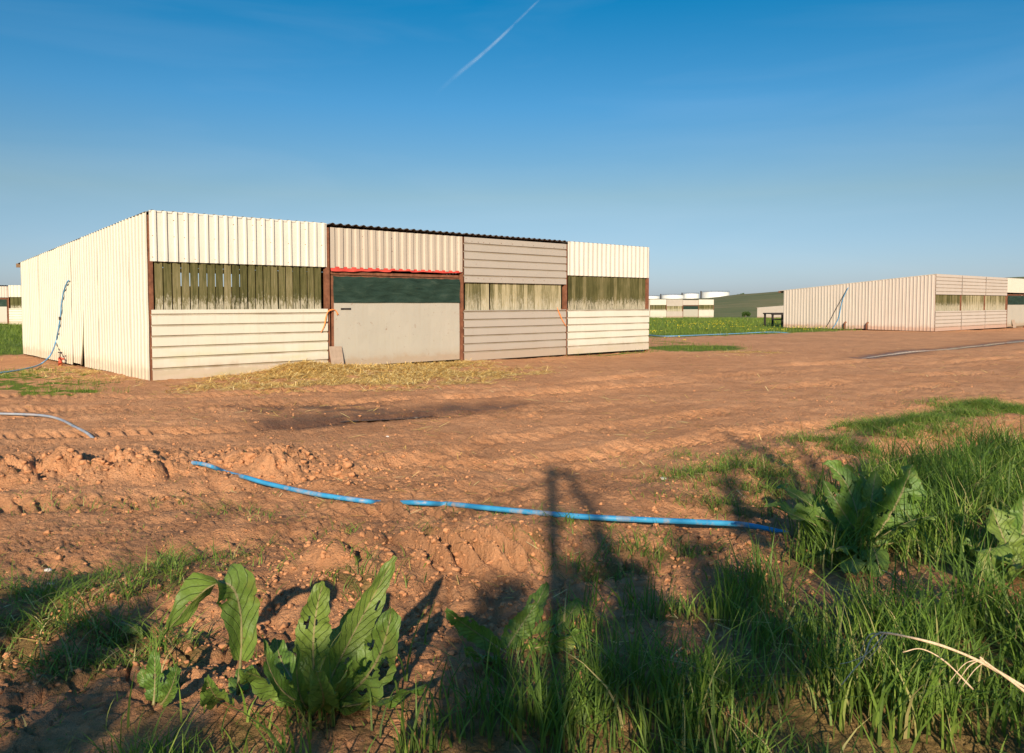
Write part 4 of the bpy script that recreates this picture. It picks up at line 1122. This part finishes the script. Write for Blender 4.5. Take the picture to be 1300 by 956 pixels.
root = empty('dead_stalk', tuple(at(1260, 900, D+.1))); tag(root, 'thin dry stalk with frayed joint below the main bent stalk', 'stalk')
addst('main_stem', [([(1235,875,.1),(1200,840,.1),(1170,824,.1),(1146,828,.1)], .004, .002)])
root = empty('dead_stalk', tuple(at(1300, 900, D-.1))); tag(root, 'short frayed dry stalk at the bottom right corner', 'stalk')
addst('main_stem', [([(1310,885,-.1),(1275,858,-.1),(1250,840,-.1),(1244,834,-.1)], .006, .004)])
addst('frayed_top', [([(1248,836,-.1),(1230,846,-.1),(1215,868,-.1)], .003, .001), ([(1248,838,-.1),(1226,842,-.1),(1205,866,-.1)], .0025, .001), ([(1250,840,-.1),(1236,852,-.1),(1222,872,-.1)], .0025, .001)])

# ------------------------------------------------------------------ things behind the camera that shade the foreground
SUN_EL = math.radians(22); SUN_AZ = math.radians(2.6)     # heading of the light from +Y towards +X
tn = math.tan(SUN_EL)
def shad(px, py, yb):                    # point at depth yb whose shadow falls on ground point seen at px,py
    x, y = gp(px, py); k = (y-yb); return (x-k*math.tan(SUN_AZ), yb, k/math.cos(SUN_AZ)*tn)
YB = -2.7
root = empty('fence_strainer', (0, YB, 0)); tag(root, 'timber strainer post with diagonal struts behind the viewer, casting the dark forked shadow', 'fence post')
def bar(nm, a, b, r):
    mb = MB(); mb.tube([a, b], r, 10); o = mb.build(nm, M['bark'], root, True); o.location = (0, -YB, 0)
p0 = shad(700, 594, YB); bar('post', (p0[0], YB, -.1), p0, .05)
a = shad(718, 596, YB); b = shad(768, 690, YB); b2 = (b[0]+(b[0]-a[0])*.6, YB, b[2]-(a[2]-b[2])*.6); bar('strut', a, b2, .04)
a = shad(690, 597, YB); bar('cap', a, shad(726, 600, YB), .04)
for (q, w_) in (((735,608), (1010,662)), ((700,608), (560,665))): bar('wire', shad(*q, YB), shad(*w_, YB), .014)
def twig_mesh(mb, a, b, r, depth=0):
    a, b = Vector(a), Vector(b); mid = (a+b)/2+Vector((random.uniform(-.06, .06), random.uniform(-.04, .04), 0))
    mb.tube(spline([a, mid, b], 5), lambda t: r*(1-.7*t), 6)
    if depth < 2:
        for _ in range(3):
            q = a.lerp(b, random.uniform(.35, .9)); L_ = (b-a).length*.45
            twig_mesh(mb, q, q+Vector((random.uniform(-1, 1), random.uniform(-.4, .4), random.uniform(.2, 1))).normalized()*L_, r*.45, depth+1)
root = empty('hedge', (0, -2.2, 0)); tag(root, 'gappy hedge behind the viewer, shading the foreground', 'hedge')
mb = MB(); cs = []
for k in range(46):
    x = -8+18*k/45+random.uniform(-.15, .15)
    hh = float(np.interp(x, [-8, -1.6, -1.0, -.5, .0, .75, 1.05, 2.3, 2.8, 10], [2.42, 2.45, 2.5, 2.66, 2.68, 2.5, 2.1, 2.08, 2.25, 2.2]))+.1*math.sin(x*2.1+.5)+random.uniform(-.10, .10)
    twig_mesh(mb, (x, 0, -.1), (x+random.uniform(-.2, .2), random.uniform(-.2, .2), hh+.15), .02)
    for _ in range(int(np.interp(x, [-2, -1, 0, 1.0, 1.4, 9], [7, 8, 10, 9, 7, 7]))):
        z_ = random.uniform(0, 1)**.8*hh; cs.append((x+random.uniform(-.2, .2), random.uniform(-.25, .25), z_, .17))
mb.build('branch', M['bark'], root, True)
leaf_cloud(110000, cs, .03, 'foliage', M['hedgeleaf'], root)
# taller straggling branches, whose shadows cross the right of the yard
root = empty('sapling', (0, -2.3, 0)); tag(root, 'bare straggling sapling behind the viewer, its branch shadows crossing the yard', 'sapling')
mb = MB()
yb = -2.3
def SB(l, r):
    q = [Vector(shad(a_, b_, yb)) for a_, b_ in l]
    mb.tube(spline([v_-Vector((0, yb, 0)) for v_ in q], 6), lambda t: r*(1-.5*t), 7)
SB([(1050,760),(1018,640),(1005,605),(960,575),(922,549)], .075)
SB([(1005,605),(975,590),(940,572)], .04); SB([(1060,720),(1040,620),(1020,585),(985,560)], .055)
SB([(960,700),(925,620),(930,590),(945,570)], .045)
SB([(1150,660),(1100,590),(1080,565),(1110,545),(1140,540)], .05); SB([(1095,600),(1040,565),(1060,555)], .035)
mb.build('trunk', M['bark'], root, True)
cs = []
for a_, b_ in ((1020,640),(1030,680),(980,610),(925,620),(950,650),(1060,600),(960,680),(880,690),(760,700),(1100,600),(1180,590)):
    p_ = shad(a_, b_, yb); cs.append((p_[0], 0, p_[2], .16))
leaf_cloud(1100, cs, .035, 'foliage', M['hedgeleaf'], root)

# ------------------------------------------------------------------ vapour trail
Dv = 9000.0
a = at(700, -14, Dv); b = at(551, 124, Dv*1.05); n = 60; vs = []; ed = []; fs = []
w_ = [ -1, -.5, 0, .5, 1 ]
for i in range(n+1):
    q = i/n; p = a.lerp(b, q)+Vector((14*math.sin(q*5), 0, 10*math.sin(q*9))); t = (b-a).normalized(); sd = t.cross(Vector((0,1,0))).normalized()
    ww = 13+26*q
    for k in range(12):
        an_ = 2*PI*k/12; vs.append(p+sd*math.cos(an_)*ww+Vector((0, math.sin(an_)*ww, 0))); ed.append((1-abs(math.cos(an_)))*min(1, (1-q)*2.5)*min(1, q*8+.5))
for i in range(n):
    for k in range(12): fs.append((i*12+k, i*12+(k+1) % 12, (i+1)*12+(k+1) % 12, (i+1)*12+k))
me = bpy.data.meshes.new('vapour_trail'); me.from_pydata([tuple(v_) for v_ in vs], [], fs); me.update()
o = link('vapour_trail', me, M['vapour'], None, True); me.attributes.new('edge', 'FLOAT', 'POINT').data.foreach_set('value', ed)
tag(o, 'faint white vapour trail slanting across the upper blue sky', 'vapour trail')
o.visible_shadow = True

# ------------------------------------------------------------------ light
W = bpy.data.worlds.new('World'); S.world = W; W.use_nodes = True; nt = W.node_tree; nt.nodes.clear()
sky = nt.nodes.new('ShaderNodeTexSky'); sky.sky_type = 'NISHITA'; sky.sun_disc = False
sky.sun_elevation = SUN_EL; sky.sun_rotation = PI+SUN_AZ; sky.altitude = 50; sky.air_density = 1.0; sky.dust_density = .6; sky.ozone_density = 3.5
hs = nt.nodes.new('ShaderNodeHueSaturation'); hs.inputs['Saturation'].default_value = 1.15
bg = nt.nodes.new('ShaderNodeBackground'); bg.inputs[1].default_value = .15; ow = nt.nodes.new('ShaderNodeOutputWorld')
tc_ = nt.nodes.new('ShaderNodeTexCoord'); sx_ = nt.nodes.new('ShaderNodeSeparateXYZ'); rp_ = nt.nodes.new('ShaderNodeValToRGB'); mx_ = nt.nodes.new('ShaderNodeMix')
mx_.data_type = 'RGBA'; mx_.blend_type = 'MULTIPLY'; mx_.inputs[0].default_value = 1
for _ in range(3): rp_.color_ramp.elements.new(.5)
for e_, (p_, c_) in zip(rp_.color_ramp.elements, [(.02, (.37,.40,.54)), (.13, (.43,.41,.375)), (.235, (.34,.455,.475)), (.36, (.21,.43,.47)), (.65, (.55,.72,.75))]): e_.position = p_; e_.color = (*c_, 1)  # last stop: zenith, out of view, kept brighter to fill the shade
nt.links.new(tc_.outputs['Generated'], sx_.inputs[0]); nt.links.new(sx_.outputs[2], rp_.inputs[0]); nt.links.new(sky.outputs[0], mx_.inputs[6]); nt.links.new(rp_.outputs[0], mx_.inputs[7])
mp_ = nt.nodes.new('ShaderNodeMapping'); mp_.inputs['Scale'].default_value = (1.6, 1.6, 11); nz_ = nt.nodes.new('ShaderNodeTexNoise'); nz_.inputs['Scale'].default_value = 1.5; nz_.inputs['Detail'].default_value = 5; nz_.inputs['Distortion'].default_value = .6
cr_ = nt.nodes.new('ShaderNodeValToRGB'); cr_.color_ramp.elements[0].position = .45; cr_.color_ramp.elements[0].color = (0, 0, 0, 1); cr_.color_ramp.elements[1].position = .8; cr_.color_ramp.elements[1].color = (.055, .055, .055, 1)
ml_ = nt.nodes.new('ShaderNodeMix'); ml_.data_type = 'RGBA'; ml_.inputs[7].default_value = (4.2, 4.4, 4.7, 1)
nt.links.new(tc_.outputs['Generated'], mp_.inputs[0]); nt.links.new(mp_.outputs[0], nz_.inputs['Vector']); nt.links.new(nz_.outputs['Fac'], cr_.inputs[0]); nt.links.new(cr_.outputs[0], ml_.inputs[0]); nt.links.new(mx_.outputs[2], ml_.inputs[6])
nt.links.new(ml_.outputs[2], hs.inputs['Color']); nt.links.new(hs.outputs[0], bg.inputs[0]); nt.links.new(bg.outputs[0], ow.inputs[0])
sd_ = bpy.data.lights.new('sun', 'SUN'); sd_.energy = 5.0; sd_.angle = math.radians(.8); sd_.color = (1, .845, .645)
so = bpy.data.objects.new('sun', sd_); COL.objects.link(so)
dirv = Vector((math.sin(SUN_AZ)*math.cos(SUN_EL), math.cos(SUN_AZ)*math.cos(SUN_EL), -math.sin(SUN_EL)))
so.rotation_euler = dirv.to_track_quat('-Z', 'Y').to_euler(); so.location = (0, -20, 20)
S.view_settings.view_transform = 'Standard'; S.view_settings.look = 'None'; S.view_settings.exposure = 0.55; S.view_settings.gamma = 1
S.view_settings.use_curve_mapping = False
S.render.engine = 'CYCLES'; S.render.resolution_x = 1024; S.render.resolution_y = 753
